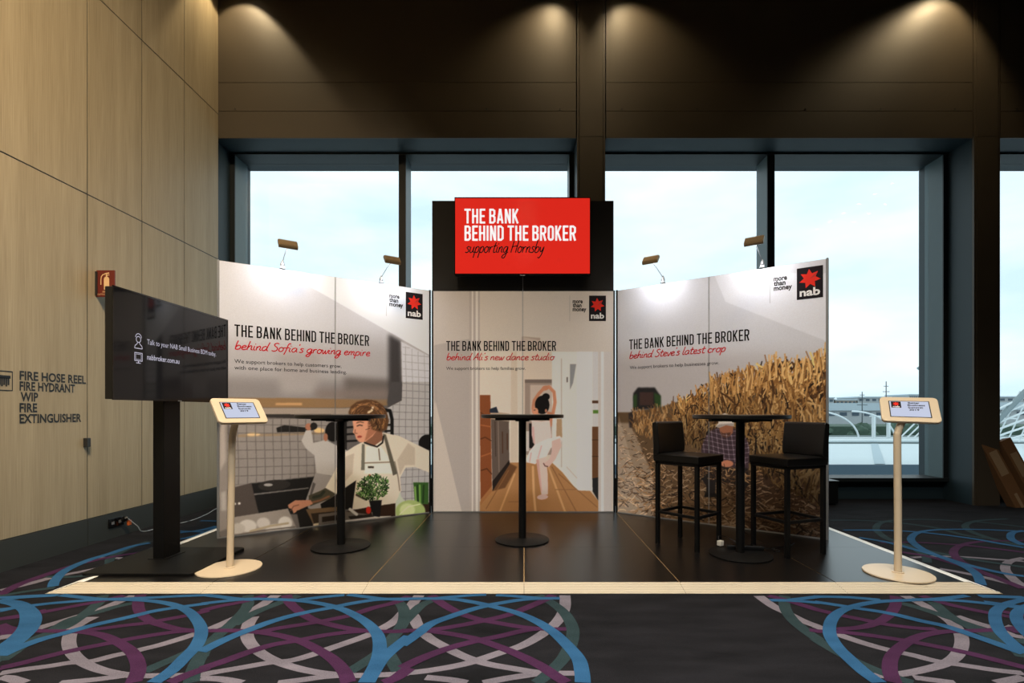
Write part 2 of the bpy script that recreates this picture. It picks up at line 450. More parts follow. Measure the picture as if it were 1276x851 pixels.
# ------------------------------------------------------------------ carpet curves (metres) and print artwork (millimetres on each wall)
CARPET={'b':[[(-3.122,3.06),(-3.051,3.047),(-2.945,3.008),(-2.793,2.91),(-2.66,2.795),(-2.557,2.669),(-2.502,2.572),(-2.462,2.482),(-2.431,2.382)],[(-4.042,3.06),(-3.971,3.047),(-3.865,3.008),(-3.713,2.91),(-3.58,2.795),(-3.477,2.669),(-3.422,2.572),(-3.382,2.482),(-3.351,2.382)],[(-2.84,3.147),(-2.701,3.114),(-2.555,3.081),(-2.4,3.071),(-2.242,3.055),(-2.07,3.003),(-1.913,2.91),(-1.777,2.784),(-1.658,2.639),(-1.58,2.482),(-1.553,2.351),(-1.532,2.232),(-1.538,2.133)],[(-3.76,3.147),(-3.621,3.114),(-3.475,3.081),(-3.32,3.071),(-3.162,3.055),(-2.99,3.003),(-2.833,2.91),(-2.697,2.784),(-2.578,2.639),(-2.5,2.482),(-2.473,2.351),(-2.452,2.232),(-2.458,2.133)],[(-2.957,2.898),(-2.9,2.953),(-2.782,3.008),(-2.643,3.047),(-2.529,3.073),(-2.275,3.1),(-2.106,3.127),(-1.932,3.147)],[(-3.877,2.898),(-3.82,2.953),(-3.702,3.008),(-3.563,3.047),(-3.449,3.073),(-3.195,3.1),(-3.026,3.127),(-2.852,3.147)],[(-3.122,3.06),(-3.023,3.108),(-2.855,3.141)],[(-4.042,3.06),(-3.943,3.108),(-3.775,3.141)],[(-2.414,2.366),(-2.411,2.44),(-2.385,2.535),(-2.331,2.61),(-2.273,2.699),(-2.176,2.795),(-2.08,2.898),(-1.993,2.946),(-1.85,3.013)],[(-3.334,2.366),(-3.331,2.44),(-3.305,2.535),(-3.251,2.61),(-3.193,2.699),(-3.096,2.795),(-3.0,2.898),(-2.913,2.946),(-2.77,3.013)],[(-1.891,3.003),(-1.798,3.039),(-1.691,3.073),(-1.617,3.081),(-1.475,3.073),(-1.34,3.055),(-1.184,3.003),(-1.053,2.934),(-0.938,2.84),(-0.833,2.73),(-0.75,2.61),(-0.703,2.5),(-0.669,2.366),(-0.657,2.247),(-0.657,2.133)],[(-1.951,3.147),(-1.832,3.114),(-1.715,3.081),(-1.611,3.071)],[(-1.345,3.065),(-1.217,3.114),(-1.1,3.147)],[(-1.515,2.407),(-1.475,2.535),(-1.415,2.649),(-1.344,2.762),(-1.238,2.863),(-1.105,2.946),(-0.989,3.021),(-0.859,3.073),(-0.689,3.081)],[(-1.083,3.155),(-0.95,3.114),(-0.842,3.081),(-0.686,3.071)],[(-0.575,2.572),(-0.61,2.465),(-0.642,2.351),(-0.65,2.261),(-0.651,2.133)],[(-0.737,3.081),(-0.591,3.087),(-0.442,3.081),(-0.31,3.034),(-0.18,2.963),(-0.047,2.874),(0.061,2.762),(0.149,2.62),(0.211,2.465),(0.248,2.335),(0.25,2.218),(0.244,2.133)],[(-0.591,2.474),(-0.539,2.6),(-0.494,2.72),(-0.404,2.817),(-0.307,2.91),(-0.2,2.983),(-0.05,3.055),(0.078,3.087),(0.216,3.092)],[(-0.541,3.087),(-0.35,3.136),(-0.232,3.155)],[(-0.171,3.147),(-0.051,3.125),(0.098,3.092)],[(1.466,3.06),(1.58,3.055),(1.732,3.021)],[(1.583,3.06),(1.789,3.119)],[(2.707,3.136),(2.483,3.081),(2.281,3.06),(2.111,3.039),(1.952,2.988),(1.791,2.898),(1.661,2.773),(1.553,2.61),(1.5,2.465),(1.481,2.335),(1.47,2.218),(1.475,2.133)],[(3.707,3.136),(3.483,3.081),(3.281,3.06),(3.111,3.039),(2.952,2.988),(2.791,2.898),(2.661,2.773),(2.553,2.61),(2.5,2.465),(2.481,2.335),(2.47,2.218),(2.475,2.133)],[(1.721,3.034),(1.809,2.988),(1.907,2.934),(2.034,2.863),(2.13,2.762),(2.21,2.689),(2.253,2.591),(2.293,2.482),(2.327,2.39)],[(2.721,3.034),(2.809,2.988),(2.907,2.934),(3.034,2.863),(3.13,2.762),(3.21,2.689),(3.253,2.591),(3.293,2.482),(3.327,2.39)],[(1.769,3.119),(1.961,3.108),(2.129,3.065)],[(2.769,3.119),(2.961,3.108),(3.129,3.065)],[(2.33,3.073),(2.559,3.055),(2.712,3.008),(2.856,2.934)],[(3.33,3.073),(3.559,3.055),(3.712,3.008),(3.856,2.934)],[(2.992,3.073),(2.836,3.008),(2.678,2.91),(2.544,2.773),(2.437,2.629),(2.373,2.5),(2.335,2.398)],[(3.992,3.073),(3.836,3.008),(3.678,2.91),(3.544,2.773),(3.437,2.629),(3.373,2.5),(3.335,2.398)],[(2.777,3.136),(3.026,3.108)],[(3.777,3.136),(4.026,3.108)],[(3.023,4.858),(3.301,4.858),(3.566,4.82),(3.774,4.717),(3.964,4.529),(4.037,4.386),(4.125,4.238)],[(4.68,4.808),(4.347,4.883),(3.98,4.883),(3.678,4.777),(3.424,4.546),(3.292,4.311),(3.229,4.099),(3.219,3.907),(3.194,3.713),(3.118,3.538),(2.968,3.334)],[(2.983,4.574),(3.123,4.402),(3.175,4.19),(3.219,4.024),(3.234,3.827),(3.274,3.677),(3.335,3.565),(3.412,3.505)],[(4.711,4.839),(4.512,4.747),(4.288,4.518),(4.196,4.311)],[(-3.024,3.297),(-3.109,3.403),(-3.216,3.575),(-3.268,3.721),(-3.29,3.903),(-3.271,4.053),(-3.265,4.27),(-3.199,4.388)],[(-3.24,4.82),(-2.978,4.784)],[(-3.034,4.512),(-2.957,4.644),(-2.962,4.97)],[(-3.192,4.748),(-3.058,4.857),(-3.004,5.025)],[(-3.322,5.275),(-3.143,5.258)]],'p':[[(-2.841,2.784),(-2.751,2.828),(-2.68,2.898),(-2.588,2.983),(-2.499,3.06),(-2.445,3.141)],[(-3.761,2.784),(-3.671,2.828),(-3.6,2.898),(-3.508,2.983),(-3.419,3.06),(-3.365,3.141)],[(-2.765,2.71),(-2.668,2.665),(-2.525,2.639),(-2.393,2.633),(-2.261,2.625),(-2.129,2.587),(-1.985,2.509),(-1.849,2.415),(-1.748,2.32),(-1.677,2.232),(-1.623,2.133)],[(-3.685,2.71),(-3.588,2.665),(-3.445,2.639),(-3.313,2.633),(-3.181,2.625),(-3.049,2.587),(-2.905,2.509),(-2.769,2.415),(-2.668,2.32),(-2.597,2.232),(-2.543,2.133)],[(-2.653,2.6),(-2.617,2.614),(-2.553,2.625),(-2.481,2.637)],[(-3.573,2.6),(-3.537,2.614),(-3.473,2.625),(-3.401,2.637)],[(-2.299,2.254),(-2.242,2.305),(-2.188,2.366),(-2.125,2.423),(-2.026,2.491),(-1.948,2.545),(-1.86,2.591),(-1.762,2.629),(-1.621,2.639)],[(-3.219,2.254),(-3.162,2.305),(-3.108,2.366),(-3.045,2.423),(-2.946,2.491),(-2.868,2.545),(-2.78,2.591),(-2.682,2.629),(-2.541,2.639)],[(-2.34,2.639),(-2.205,2.659),(-2.11,2.699),(-2.007,2.735),(-1.917,2.795),(-1.838,2.851),(-1.787,2.91)],[(-3.26,2.639),(-3.125,2.659),(-3.03,2.699),(-2.927,2.735),(-2.837,2.795),(-2.758,2.851),(-2.707,2.91)],[(-2.355,3.155),(-2.26,3.008),(-2.146,2.874),(-2.009,2.762),(-1.871,2.689),(-1.767,2.649),(-1.685,2.639)],[(-3.275,3.155),(-3.18,3.008),(-3.066,2.874),(-2.929,2.762),(-2.791,2.689),(-2.687,2.649),(-2.605,2.639)],[(-1.47,2.133),(-1.438,2.198),(-1.388,2.261)],[(-2.39,2.133),(-2.358,2.198),(-2.308,2.261)],[(-1.825,2.898),(-1.757,2.97),(-1.669,3.034),(-1.578,3.141)],[(-1.456,3.147),(-1.378,3.021),(-1.271,2.898),(-1.15,2.784),(-1.016,2.71),(-0.867,2.649),(-0.735,2.629),(-0.588,2.633)],[(-1.415,2.247),(-1.35,2.32),(-1.286,2.407),(-1.207,2.482),(-1.108,2.526),(-1.009,2.582),(-0.899,2.62),(-0.82,2.633)],[(-1.62,2.639),(-1.494,2.639),(-1.358,2.62),(-1.231,2.582),(-1.084,2.509),(-0.959,2.415),(-0.855,2.32),(-0.775,2.218),(-0.729,2.133)],[(-1.369,2.61),(-1.273,2.669),(-1.159,2.72),(-1.058,2.773),(-0.956,2.84),(-0.861,2.946),(-0.767,3.021),(-0.699,3.127)],[(-0.583,2.133),(-0.539,2.178),(-0.504,2.254)],[(-0.566,3.141),(-0.48,3.008),(-0.367,2.874),(-0.249,2.784),(-0.131,2.73),(-0.001,2.679),(0.109,2.659),(0.219,2.659)],[(-0.631,2.639),(-0.481,2.649),(-0.345,2.699),(-0.221,2.762),(-0.091,2.84),(0.027,2.958),(0.126,3.073),(0.179,3.147)],[(-0.505,2.639),(-0.373,2.6),(-0.244,2.545),(-0.118,2.456),(-0.023,2.374),(0.072,2.275),(0.132,2.191),(0.176,2.133)],[(-0.539,2.254),(-0.451,2.359),(-0.351,2.448),(-0.241,2.517),(-0.124,2.572),(-0.001,2.639),(0.093,2.665)],[(1.493,3.136),(1.576,3.047),(1.668,2.91)],[(1.472,2.649),(1.508,2.629)],[(2.262,3.127),(2.157,2.983),(2.017,2.84),(1.886,2.741),(1.758,2.679),(1.615,2.653)],[(3.262,3.127),(3.157,2.983),(3.017,2.84),(2.886,2.741),(2.758,2.679),(2.615,2.653)],[(1.657,2.922),(1.746,2.84),(1.838,2.773),(1.925,2.71),(2.054,2.665),(2.134,2.659)],[(2.657,2.922),(2.746,2.84),(2.838,2.773),(2.925,2.71),(3.054,2.665),(3.134,2.659)],[(1.494,2.633),(1.611,2.62),(1.717,2.591),(1.867,2.526),(1.954,2.474),(2.054,2.407),(2.12,2.343),(2.201,2.261)],[(2.494,2.633),(2.611,2.62),(2.717,2.591),(2.867,2.526),(2.954,2.474),(3.054,2.407),(3.12,2.343),(3.201,2.261)],[(2.608,2.679),(2.43,2.649),(2.248,2.633),(2.12,2.62),(1.983,2.572),(1.835,2.482),(1.696,2.366),(1.6,2.247),(1.536,2.133)],[(3.608,2.679),(3.43,2.649),(3.248,2.633),(3.12,2.62),(2.983,2.572),(2.835,2.482),(2.696,2.366),(2.6,2.247),(2.536,2.133)],[(2.427,3.136),(2.472,3.008),(2.541,2.922),(2.616,2.851),(2.71,2.784)],[(3.427,3.136),(3.472,3.008),(3.541,2.922),(3.616,2.851),(3.71,2.784)],[(3.053,4.397),(3.33,4.412),(3.554,4.361),(3.751,4.286),(3.99,4.099)],[(4.346,4.465),(3.951,4.438),(3.669,4.311),(3.446,4.121),(3.302,3.907),(3.218,3.677),(3.196,3.473),(3.175,3.261)],[(3.019,4.099),(3.131,3.99),(3.177,3.827),(3.203,3.659)],[(-3.214,3.15),(-3.281,3.331),(-3.293,3.535),(-3.287,3.743),(-3.242,3.88),(-3.159,4.002),(-3.012,4.131)]],'w':[[(-2.606,2.554),(-2.55,2.597),(-2.521,2.689),(-2.484,2.762),(-2.454,2.828),(-2.413,2.91),(-2.4,3.034),(-2.389,3.147)],[(-3.526,2.554),(-3.47,2.597),(-3.441,2.689),(-3.404,2.762),(-3.374,2.828),(-3.333,2.91),(-3.32,3.034),(-3.309,3.147)],[(-2.363,2.817),(-2.36,2.741),(-2.341,2.669),(-2.276,2.572),(-2.182,2.465),(-2.068,2.366),(-1.95,2.29),(-1.823,2.232),(-1.697,2.198),(-1.608,2.191),(-1.35,2.198)],[(-3.283,2.817),(-3.28,2.741),(-3.261,2.669),(-3.196,2.572),(-3.102,2.465),(-2.988,2.366),(-2.87,2.29),(-2.743,2.232),(-2.617,2.198),(-2.528,2.191),(-2.27,2.198)],[(-2.257,2.212),(-2.185,2.247),(-2.104,2.275),(-2.036,2.305),(-1.954,2.32),(-1.893,2.374),(-1.842,2.407),(-1.81,2.435),(-1.749,2.491),(-1.668,2.6),(-1.633,2.659)],[(-3.177,2.212),(-3.105,2.247),(-3.024,2.275),(-2.956,2.305),(-2.874,2.32),(-2.813,2.374),(-2.762,2.407),(-2.73,2.435),(-2.669,2.491),(-2.588,2.6),(-2.553,2.659)],[(-2.222,2.178),(-2.174,2.171),(-2.075,2.133)],[(-3.142,2.178),(-3.094,2.171),(-2.995,2.133)],[(-1.932,2.133),(-1.817,2.158),(-1.75,2.178),(-1.69,2.198)],[(-2.852,2.133),(-2.737,2.158),(-2.67,2.178),(-2.61,2.198)],[(-1.662,2.639),(-1.627,2.665),(-1.595,2.741),(-1.565,2.828),(-1.536,2.91),(-1.524,3.034),(-1.521,3.147)],[(-1.487,2.817),(-1.456,2.71),(-1.386,2.572),(-1.301,2.465),(-1.2,2.374),(-1.081,2.297),(-0.954,2.239),(-0.827,2.205),(-0.683,2.194),(-0.494,2.212)],[(-1.384,2.198),(-1.33,2.225),(-1.244,2.261),(-1.143,2.305),(-1.051,2.328),(-0.972,2.39),(-0.918,2.448),(-0.801,2.572),(-0.743,2.659),(-0.689,2.784),(-0.667,2.983)],[(-1.367,2.171),(-1.28,2.164),(-1.173,2.133)],[(-1.024,2.133),(-0.933,2.158),(-0.847,2.184),(-0.754,2.198)],[(-0.642,3.147),(-0.652,3.008),(-0.649,2.91),(-0.602,2.817),(-0.562,2.71),(-0.484,2.572),(-0.385,2.465),(-0.279,2.366),(-0.169,2.297),(-0.051,2.254),(0.07,2.218),(0.218,2.212)],[(-0.529,2.212),(-0.427,2.232),(-0.305,2.275),(-0.222,2.32),(-0.115,2.398),(-0.009,2.474),(0.099,2.61),(0.185,2.773),(0.235,2.958),(0.25,3.147)],[(-0.417,2.178),(-0.31,2.158),(-0.238,2.133)],[(-0.17,2.133),(-0.07,2.171),(0.07,2.212)],[(1.433,3.136),(1.442,2.97),(1.469,2.874),(1.5,2.762),(1.542,2.689)],[(1.531,2.699),(1.58,2.61),(1.646,2.509),(1.72,2.431),(1.8,2.374),(1.862,2.32),(1.949,2.283),(2.054,2.239),(2.153,2.212)],[(2.531,2.699),(2.58,2.61),(2.646,2.509),(2.72,2.431),(2.8,2.374),(2.862,2.32),(2.949,2.283),(3.054,2.239),(3.153,2.212)],[(2.328,3.136),(2.329,3.008),(2.316,2.874),(2.288,2.752),(2.216,2.61),(2.115,2.482),(1.99,2.366),(1.868,2.29),(1.734,2.239),(1.615,2.205),(1.522,2.191),(1.475,2.205)],[(3.328,3.136),(3.329,3.008),(3.316,2.874),(3.288,2.752),(3.216,2.61),(3.115,2.482),(2.99,2.366),(2.868,2.29),(2.734,2.239),(2.615,2.205),(2.522,2.191),(2.475,2.205)],[(2.379,2.828),(2.402,2.752),(2.441,2.679),(2.459,2.591),(2.495,2.563)],[(3.379,2.828),(3.402,2.752),(3.441,2.679),(3.459,2.591),(3.495,2.563)],[(1.651,2.178),(1.734,2.151),(1.794,2.133)],[(2.651,2.178),(2.734,2.151),(2.794,2.133)],[(1.964,2.133),(2.12,2.178)],[(2.964,2.133),(3.12,2.178)],[(2.986,3.956),(3.192,3.99),(3.414,3.969),(3.596,3.907),(3.756,3.859)],[(3.843,3.948),(3.633,3.847),(3.445,3.677),(3.301,3.473),(3.203,3.29)],[(2.975,3.677),(3.072,3.572),(3.153,3.425),(3.203,3.29)],[(-3.295,3.23),(-3.238,3.349),(-3.195,3.496),(-3.111,3.615),(-3.021,3.743)],[(-3.274,3.952),(-3.126,3.942),(-2.984,3.894)]],'t':[[(-2.367,2.32),(-2.385,2.382),(-2.424,2.517),(-2.414,2.61),(-2.401,2.689),(-2.425,2.795),(-2.47,2.934),(-2.517,3.047),(-2.58,3.147)],[(-3.287,2.32),(-3.305,2.382),(-3.344,2.517),(-3.334,2.61),(-3.321,2.689),(-3.345,2.795),(-3.39,2.934),(-3.437,3.047),(-3.5,3.147)],[(-2.434,2.659),(-2.451,2.795),(-2.393,2.886),(-2.35,2.97),(-2.275,3.034)],[(-3.354,2.659),(-3.371,2.795),(-3.313,2.886),(-3.27,2.97),(-3.195,3.034)],[(-1.647,2.225),(-1.622,2.29),(-1.586,2.366),(-1.567,2.431),(-1.557,2.535)],[(-2.567,2.225),(-2.542,2.29),(-2.506,2.366),(-2.487,2.431),(-2.477,2.535)],[(-1.382,2.133),(-1.436,2.232),(-1.485,2.351),(-1.535,2.5)],[(-2.302,2.133),(-2.356,2.232),(-2.405,2.351),(-2.455,2.5)],[(-1.48,2.351),(-1.518,2.448),(-1.538,2.572),(-1.551,2.71),(-1.578,2.886),(-1.616,3.008),(-1.691,3.147)],[(-1.534,2.71),(-1.508,2.874),(-1.441,3.021),(-1.378,3.141)],[(-0.757,2.225),(-0.718,2.305),(-0.675,2.415),(-0.653,2.572),(-0.646,2.752),(-0.689,2.934),(-0.758,3.06)],[(-0.644,2.415),(-0.586,2.305),(-0.546,2.232)],[(-0.648,2.71),(-0.625,2.84),(-0.592,2.995),(-0.506,3.114)],[(0.089,3.147),(0.171,3.008),(0.227,2.863),(0.252,2.689),(0.237,2.535),(0.188,2.366),(0.128,2.247),(0.075,2.164),(0.047,2.133)],[(1.592,3.136),(1.502,2.958),(1.455,2.795),(1.446,2.649),(1.454,2.535)],[(1.443,2.545),(1.461,2.44),(1.491,2.328),(1.536,2.232),(1.586,2.164),(1.617,2.133)],[(2.443,2.545),(2.461,2.44),(2.491,2.328),(2.536,2.232),(2.586,2.164),(2.617,2.133)],[(2.214,3.021),(2.271,2.934),(2.315,2.817),(2.356,2.71),(2.377,2.591),(2.35,2.415)],[(3.214,3.021),(3.271,2.934),(3.315,2.817),(3.356,2.71),(3.377,2.591),(3.35,2.415)],[(2.416,3.034),(2.353,2.863),(2.331,2.73),(2.336,2.591),(2.34,2.465),(2.288,2.351)],[(3.416,3.034),(3.353,2.863),(3.331,2.73),(3.336,2.591),(3.34,2.465),(3.288,2.351)],[(3.157,5.304),(3.444,5.304),(3.743,5.209),(3.973,4.967),(4.007,4.659),(4.159,4.518)],[(5.058,5.373),(4.671,5.282),(4.389,5.102),(4.211,4.87),(4.148,4.659),(4.134,4.491),(4.172,4.286)],[(4.48,5.245),(4.267,5.335),(3.946,5.335),(3.633,5.209),(3.382,4.935),(3.25,4.659),(3.208,4.465),(3.244,4.214),(3.329,4.011),(3.442,3.866),(3.615,3.713)],[(4.591,5.245),(4.728,5.137),(4.868,5.0)],[(3.178,4.144),(3.119,3.99),(3.004,3.827)],[(-3.039,3.765),(-3.163,3.928),(-3.226,4.105),(-3.257,4.299),(-3.244,4.449)],[(-3.257,3.496),(-3.07,3.496),(-2.992,3.535)],[(-3.198,3.134),(-3.108,3.214),(-2.997,3.28)]]}
ART={
'L':[
('P',(196,194,196),0,0,[(-77,2553),(2050,2954),(2050,-544),(-77,-188)]),
('P',(176,172,172),70,0,[(-77,1696),(2050,1861),(2050,-544),(-77,-188)]),
('P',(146,140,138),40,0,[(-77,1402),(1639,1385),(1639,-475),(-77,-188)]),
('P',(168,162,160),30,0,[(454,1627),(839,1652),(803,1253),(488,1247)]),
('P',(120,112,108),24,0,[(1064,1430),(1639,1410),(1639,1201),(1064,1194)]),
('P',(216,214,217),2,0,[(720,2386),(1975,2576),(1975,1700),(751,2271)]),
('P',(74,70,70),16,0,[(1514,1889),(1647,1827),(1666,1183),(1514,1182)]),
('P',(205,203,205),3,0,[(1647,1827),(1975,1690),(1975,1167),(1666,1164)]),
('P',(118,110,104),0,0,[(-45,1197),(1036,1211),(1036,-225),(-45,-63)]),
('P',(112,106,103),0,0,[(839,1216),(2079,1232),(2079,-288),(839,-114)]),
('P',(150,122,88),3,0,[(-45,1216),(1678,1223),(1581,1162),(1036,1130),(328,1131),(-45,1167)]),
('P',(196,160,116),4,0,[(446,1174),(675,1176),(675,1153),(446,1151)]),
('P',(165,152,140),2,0,[(335,1125),(1581,1128),(1581,1050),(350,1063)]),
('P',(140,128,122),26,0,[(793,1296),(1506,1329),(1528,1235),(1506,1214),(793,1221)]),
('P',(150,122,90),3,0,[(793,1215),(1330,1202),(1111,1152),(793,1147)]),
('P',(88,84,84),6,0,[(1533,1400),(1664,1404),(1664,1209),(1506,1129),(1497,1190)]),
('P',(186,182,180),2,0,[(1497,1128),(1656,1209),(1664,1404),(2079,1418),(2079,-29),(1497,38)]),
('P',(152,144,138),2,0,[(62,1027),(935,1028),(935,474),(242,452)]),
('G',(120,116,116),1,4,[(1497,1128),(1656,1209),(1664,1404),(2079,1418),(2079,-29),(1497,38)]),
('G',(160,158,160),1,4,[(1666,1791),(1975,1690),(1975,1167),(1666,1164)]),
('P',(60,55,52),1,0,[(328,1070),(935,1068),(935,1026),(597,1032),(401,1040),(328,1044)]),
('P',(36,33,31),2,0,[(453,945),(521,970),(707,944),(795,961),(803,927),(707,900),(460,906)]),
('P',(158,140,118),1,0,[(76,893),(935,902),(935,877),(76,868)]),
('E',(215,190,150),3,0,[(264,891),(321,890),(264,907)]),
('E',(225,190,140),3,0,[(827,914),(876,913),(827,938)]),
('P',(30,28,27),3,0,[(242,455),(935,483),(935,110),(314,170),(264,290)]),
('E',(52,48,45),2,0,[(438,423),(574,422),(438,472)]),
('E',(170,165,160),2,0,[(386,431),(423,428),(386,444)]),
('P',(128,122,118),1,0,[(264,361),(731,379),(731,367),(264,348)]),
('P',(148,139,131),4,0,[(-45,1074),(62,1043),(65,77),(-45,45)]),
('P',(176,166,158),5,0,[(8,1012),(42,996),(51,670),(8,579)]),
('P',(176,168,160),5,0,[(15,393),(49,405),(55,234),(15,238)]),
('P',(150,142,136),1,0,[(65,887),(131,901),(249,459),(65,420)]),
('P',(88,78,72),1,0,[(62,420),(249,459),(314,149),(62,163)]),
('E',(210,205,198),1,0,[(120,286),(129,285),(120,297)]),
('E',(210,205,198),1,0,[(154,286),(164,285),(154,297)]),
('P',(160,150,140),1,0,[(62,167),(551,199),(631,-5),(62,-32)]),
('E',(204,197,188),4,0,[(221,80),(292,71),(221,136)]),
('E',(198,190,181),4,0,[(346,89),(401,82),(346,140)]),
('E',(208,201,192),4,0,[(528,66),(589,58),(528,129)]),
('E',(200,192,182),4,0,[(431,29),(498,28),(431,70)]),
('E',(190,182,172),4,0,[(144,66),(200,59),(144,114)]),
('L',(180,165,140),2,12,[(242,30),(401,57),(551,63)]),
('L',(120,110,102),2,8,[(117,10),(328,23),(613,22)]),
('L',(20,19,19),1,22,[(1467,1111),(1528,1102),(1550,1015),(1550,857)]),
('L',(24,22,22),1,16,[(1075,994),(1075,702)]),
('L',(24,22,22),1,12,[(1075,936),(1185,944)]),
('L',(24,22,22),1,12,[(1075,869),(1185,875)]),
('L',(24,22,22),1,12,[(1075,802),(1185,805)]),
('L',(24,22,22),1,12,[(1479,954),(1550,958)]),
('L',(24,22,22),1,12,[(1479,893),(1550,895)]),
('E',(26,24,24),1,0,[(1949,751),(2054,747),(1949,846)]),
('G',(96,90,86),1,5,[(62,1027),(935,1028),(935,474),(242,452),(65,451)]),
('P',(186,180,174),2,0,[(669,820),(707,917),(754,923),(774,796),(885,822),(1096,709),(1096,436),(803,506),(783,680),(707,748)]),
('P',(160,153,148),2,0,[(795,513),(1070,438),(1036,230),(803,151),(731,173),(707,263)]),
('P',(100,94,90),2,0,[(771,426),(796,407),(746,259),(732,260)]),
('E',(24,21,20),2,0,[(955,898),(1027,896),(955,993)]),
('E',(168,118,92),1,0,[(888,847),(908,847),(888,885)]),
('E',(176,124,98),2,0,[(731,950),(759,950),(731,984)]),
('E',(38,34,32),2,0,[(779,956),(811,956),(779,990)]),
('P',(26,24,23),1,0,[(997,293),(1185,419),(1197,131),(855,144),(839,210)]),
('P',(216,205,190),1,0,[(1029,622),(1070,694),(1160,749),(1253,796),(1453,880),(1634,837),(1746,780),(1998,657),(1998,422),(1803,504),(1699,505),(1638,403),(1649,269),(1606,131),(1435,106),(1140,126),(1180,411),(1078,352),(981,295),(883,361),(978,526)]),
('P',(196,184,168),4,0,[(1078,652),(1160,682),(1144,481),(1013,358),(981,426)]),
('P',(198,186,170),4,0,[(1727,763),(1803,706),(1803,526),(1690,532),(1634,429),(1606,590)]),
('P',(228,220,206),3,0,[(1278,744),(1417,756),(1542,594),(1579,451),(1261,473)]),
('L',(150,138,122),1,8,[(1244,579),(1579,571),(1615,413),(1634,270)]),
('P',(128,124,110),1,0,[(1238,771),(1266,765),(1265,507),(1229,509)]),
('P',(108,102,88),1,0,[(1453,870),(1485,858),(1608,449),(1561,431)]),
('P',(66,60,50),1,0,[(1299,544),(1358,540),(1358,521),(1299,525)]),
('L',(80,70,55),1,14,[(1185,267),(1278,213)]),
('P',(150,106,82),2,0,[(1287,915),(1444,894),(1456,810),(1365,748),(1272,779)]),
('P',(212,162,134),2,0,[(1140,1027),(1154,926),(1147,887),(1167,867),(1180,824),(1214,788),(1265,786),(1347,845),(1409,929),(1400,1085),(1169,1077)]),
('P',(178,126,98),4,0,[(1296,1034),(1409,1050),(1409,912),(1313,829),(1265,796),(1296,914)]),
('L',(70,45,35),1,6,[(1190,950),(1214,960),(1241,953)]),
('L',(110,75,52),1,5,[(1185,981),(1219,991),(1253,983)]),
('E',(168,74,62),1,0,[(1214,843),(1238,844),(1214,854)]),
('L',(150,98,76),1,5,[(1170,914),(1167,880),(1190,876)]),
('P',(104,72,46),3,0,[(1104,1086),(1130,1149),(1185,1190),(1278,1215),(1382,1202),(1453,1158),(1492,1094),(1517,997),(1492,907),(1426,884),(1347,910),(1316,991),(1244,1068),(1169,1048),(1111,1060)]),
('L',(160,118,78),2,14,[(1144,1102),(1211,1161),(1313,1174),(1400,1120)]),
('L',(150,108,68),2,14,[(1426,1102),(1471,1015),(1453,929)]),
('L',(66,44,28),2,12,[(1330,1051),(1382,982),(1417,909)]),
('L',(214,196,168),2,14,[(1304,1085),(1339,1106),(1347,1137)]),
('L',(36,32,30),1,10,[(1265,782),(1330,756),(1393,736),(1449,776),(1460,842)]),
('L',(90,76,62),1,6,[(1409,713),(1421,600)]),
('P',(84,78,62),2,0,[(732,301),(839,337),(886,360),(984,294),(933,253),(747,201)]),
('L',(52,56,44),2,18,[(778,281),(839,291),(870,324)]),
('L',(140,100,74),2,12,[(762,234),(839,246),(917,276)]),
('P',(192,142,114),2,0,[(551,232),(613,269),(751,258),(771,219),(659,180),(600,147),(585,192),(559,201)]),
('L',(130,88,68),1,5,[(574,176),(600,215),(644,222)]),
('P',(34,31,28),1,0,[(625,171),(738,178),(779,-16),(659,-9)]),
('P',(124,100,72),2,0,[(707,175),(1036,167),(1036,64),(771,36)]),
('P',(60,48,36),2,0,[(754,131),(1036,125),(1036,3),(787,0)]),
('L',(206,190,160),1,18,[(787,17),(935,24),(1070,51)]),
('P',(58,38,26),2,0,[(1070,112),(1330,134),(1652,144),(2079,101),(2079,-1),(1588,1),(1382,13),(1078,19)]),
('P',(122,112,102),2,0,[(824,115),(1061,118),(1382,42),(1400,-6),(824,-7)]),
('P',(56,44,34),2,0,[(855,87),(1029,88),(1061,38),(855,37)]),
('P',(50,42,36),1,0,[(1102,63),(1330,60),(1365,22),(1127,26)]),
('L',(206,200,192),1,12,[(1078,19),(1382,20),(1533,7)]),
('L',(206,200,192),1,14,[(1347,72),(1391,15)]),
('L',(206,200,192),1,18,[(1119,131),(1185,73)]),
('E',(196,54,38),1,0,[(1304,101),(1330,98),(1304,138)]),
('E',(200,66,44),1,0,[(1314,444),(1327,443),(1314,462)]),
('P',(26,26,28),1,0,[(1309,196),(1442,190),(1421,19),(1351,37)]),
('P',(198,202,186),2,0,[(1586,151),(1619,209),(1634,261),(1649,207),(1690,155),(1686,-11),(1586,-4)]),
('P',(66,104,48),2,0,[(1784,343),(1959,329),(1959,95),(1803,111)]),
('L',(140,176,96),1,12,[(1803,291),(1815,128)]),
('L',(128,168,88),1,14,[(1857,305),(1861,123)]),
('L',(44,70,34),1,12,[(1832,307),(1838,125)]),
('L',(44,70,34),1,12,[(1904,301),(1896,120)]),
('E',(176,190,128),3,0,[(1755,40),(1923,22),(1755,159)]),
('E',(206,212,166),6,0,[(1718,57),(1803,48),(1718,129)]),
('L',(226,228,196),1,6,[(1634,22),(1727,92),(1861,105)])],
'M':[
('P',(194,187,182),0,0,[(-85,2510),(2047,2510),(2047,-101),(-85,-101)]),
('P',(206,198,190),3,0,[(506,2440),(2047,2440),(2047,-14),(506,-14)]),
('P',(180,173,170),1,0,[(10,1204),(315,-14),(506,-14),(506,1901),(10,1814)]),
('P',(184,176,172),2,0,[(393,2440),(506,2440),(506,-14),(393,-14)]),
('P',(214,208,203),1,0,[(419,2440),(437,2440),(437,-14),(419,-14)]),
('P',(214,208,203),1,0,[(463,2440),(489,2440),(489,-14),(463,-14)]),
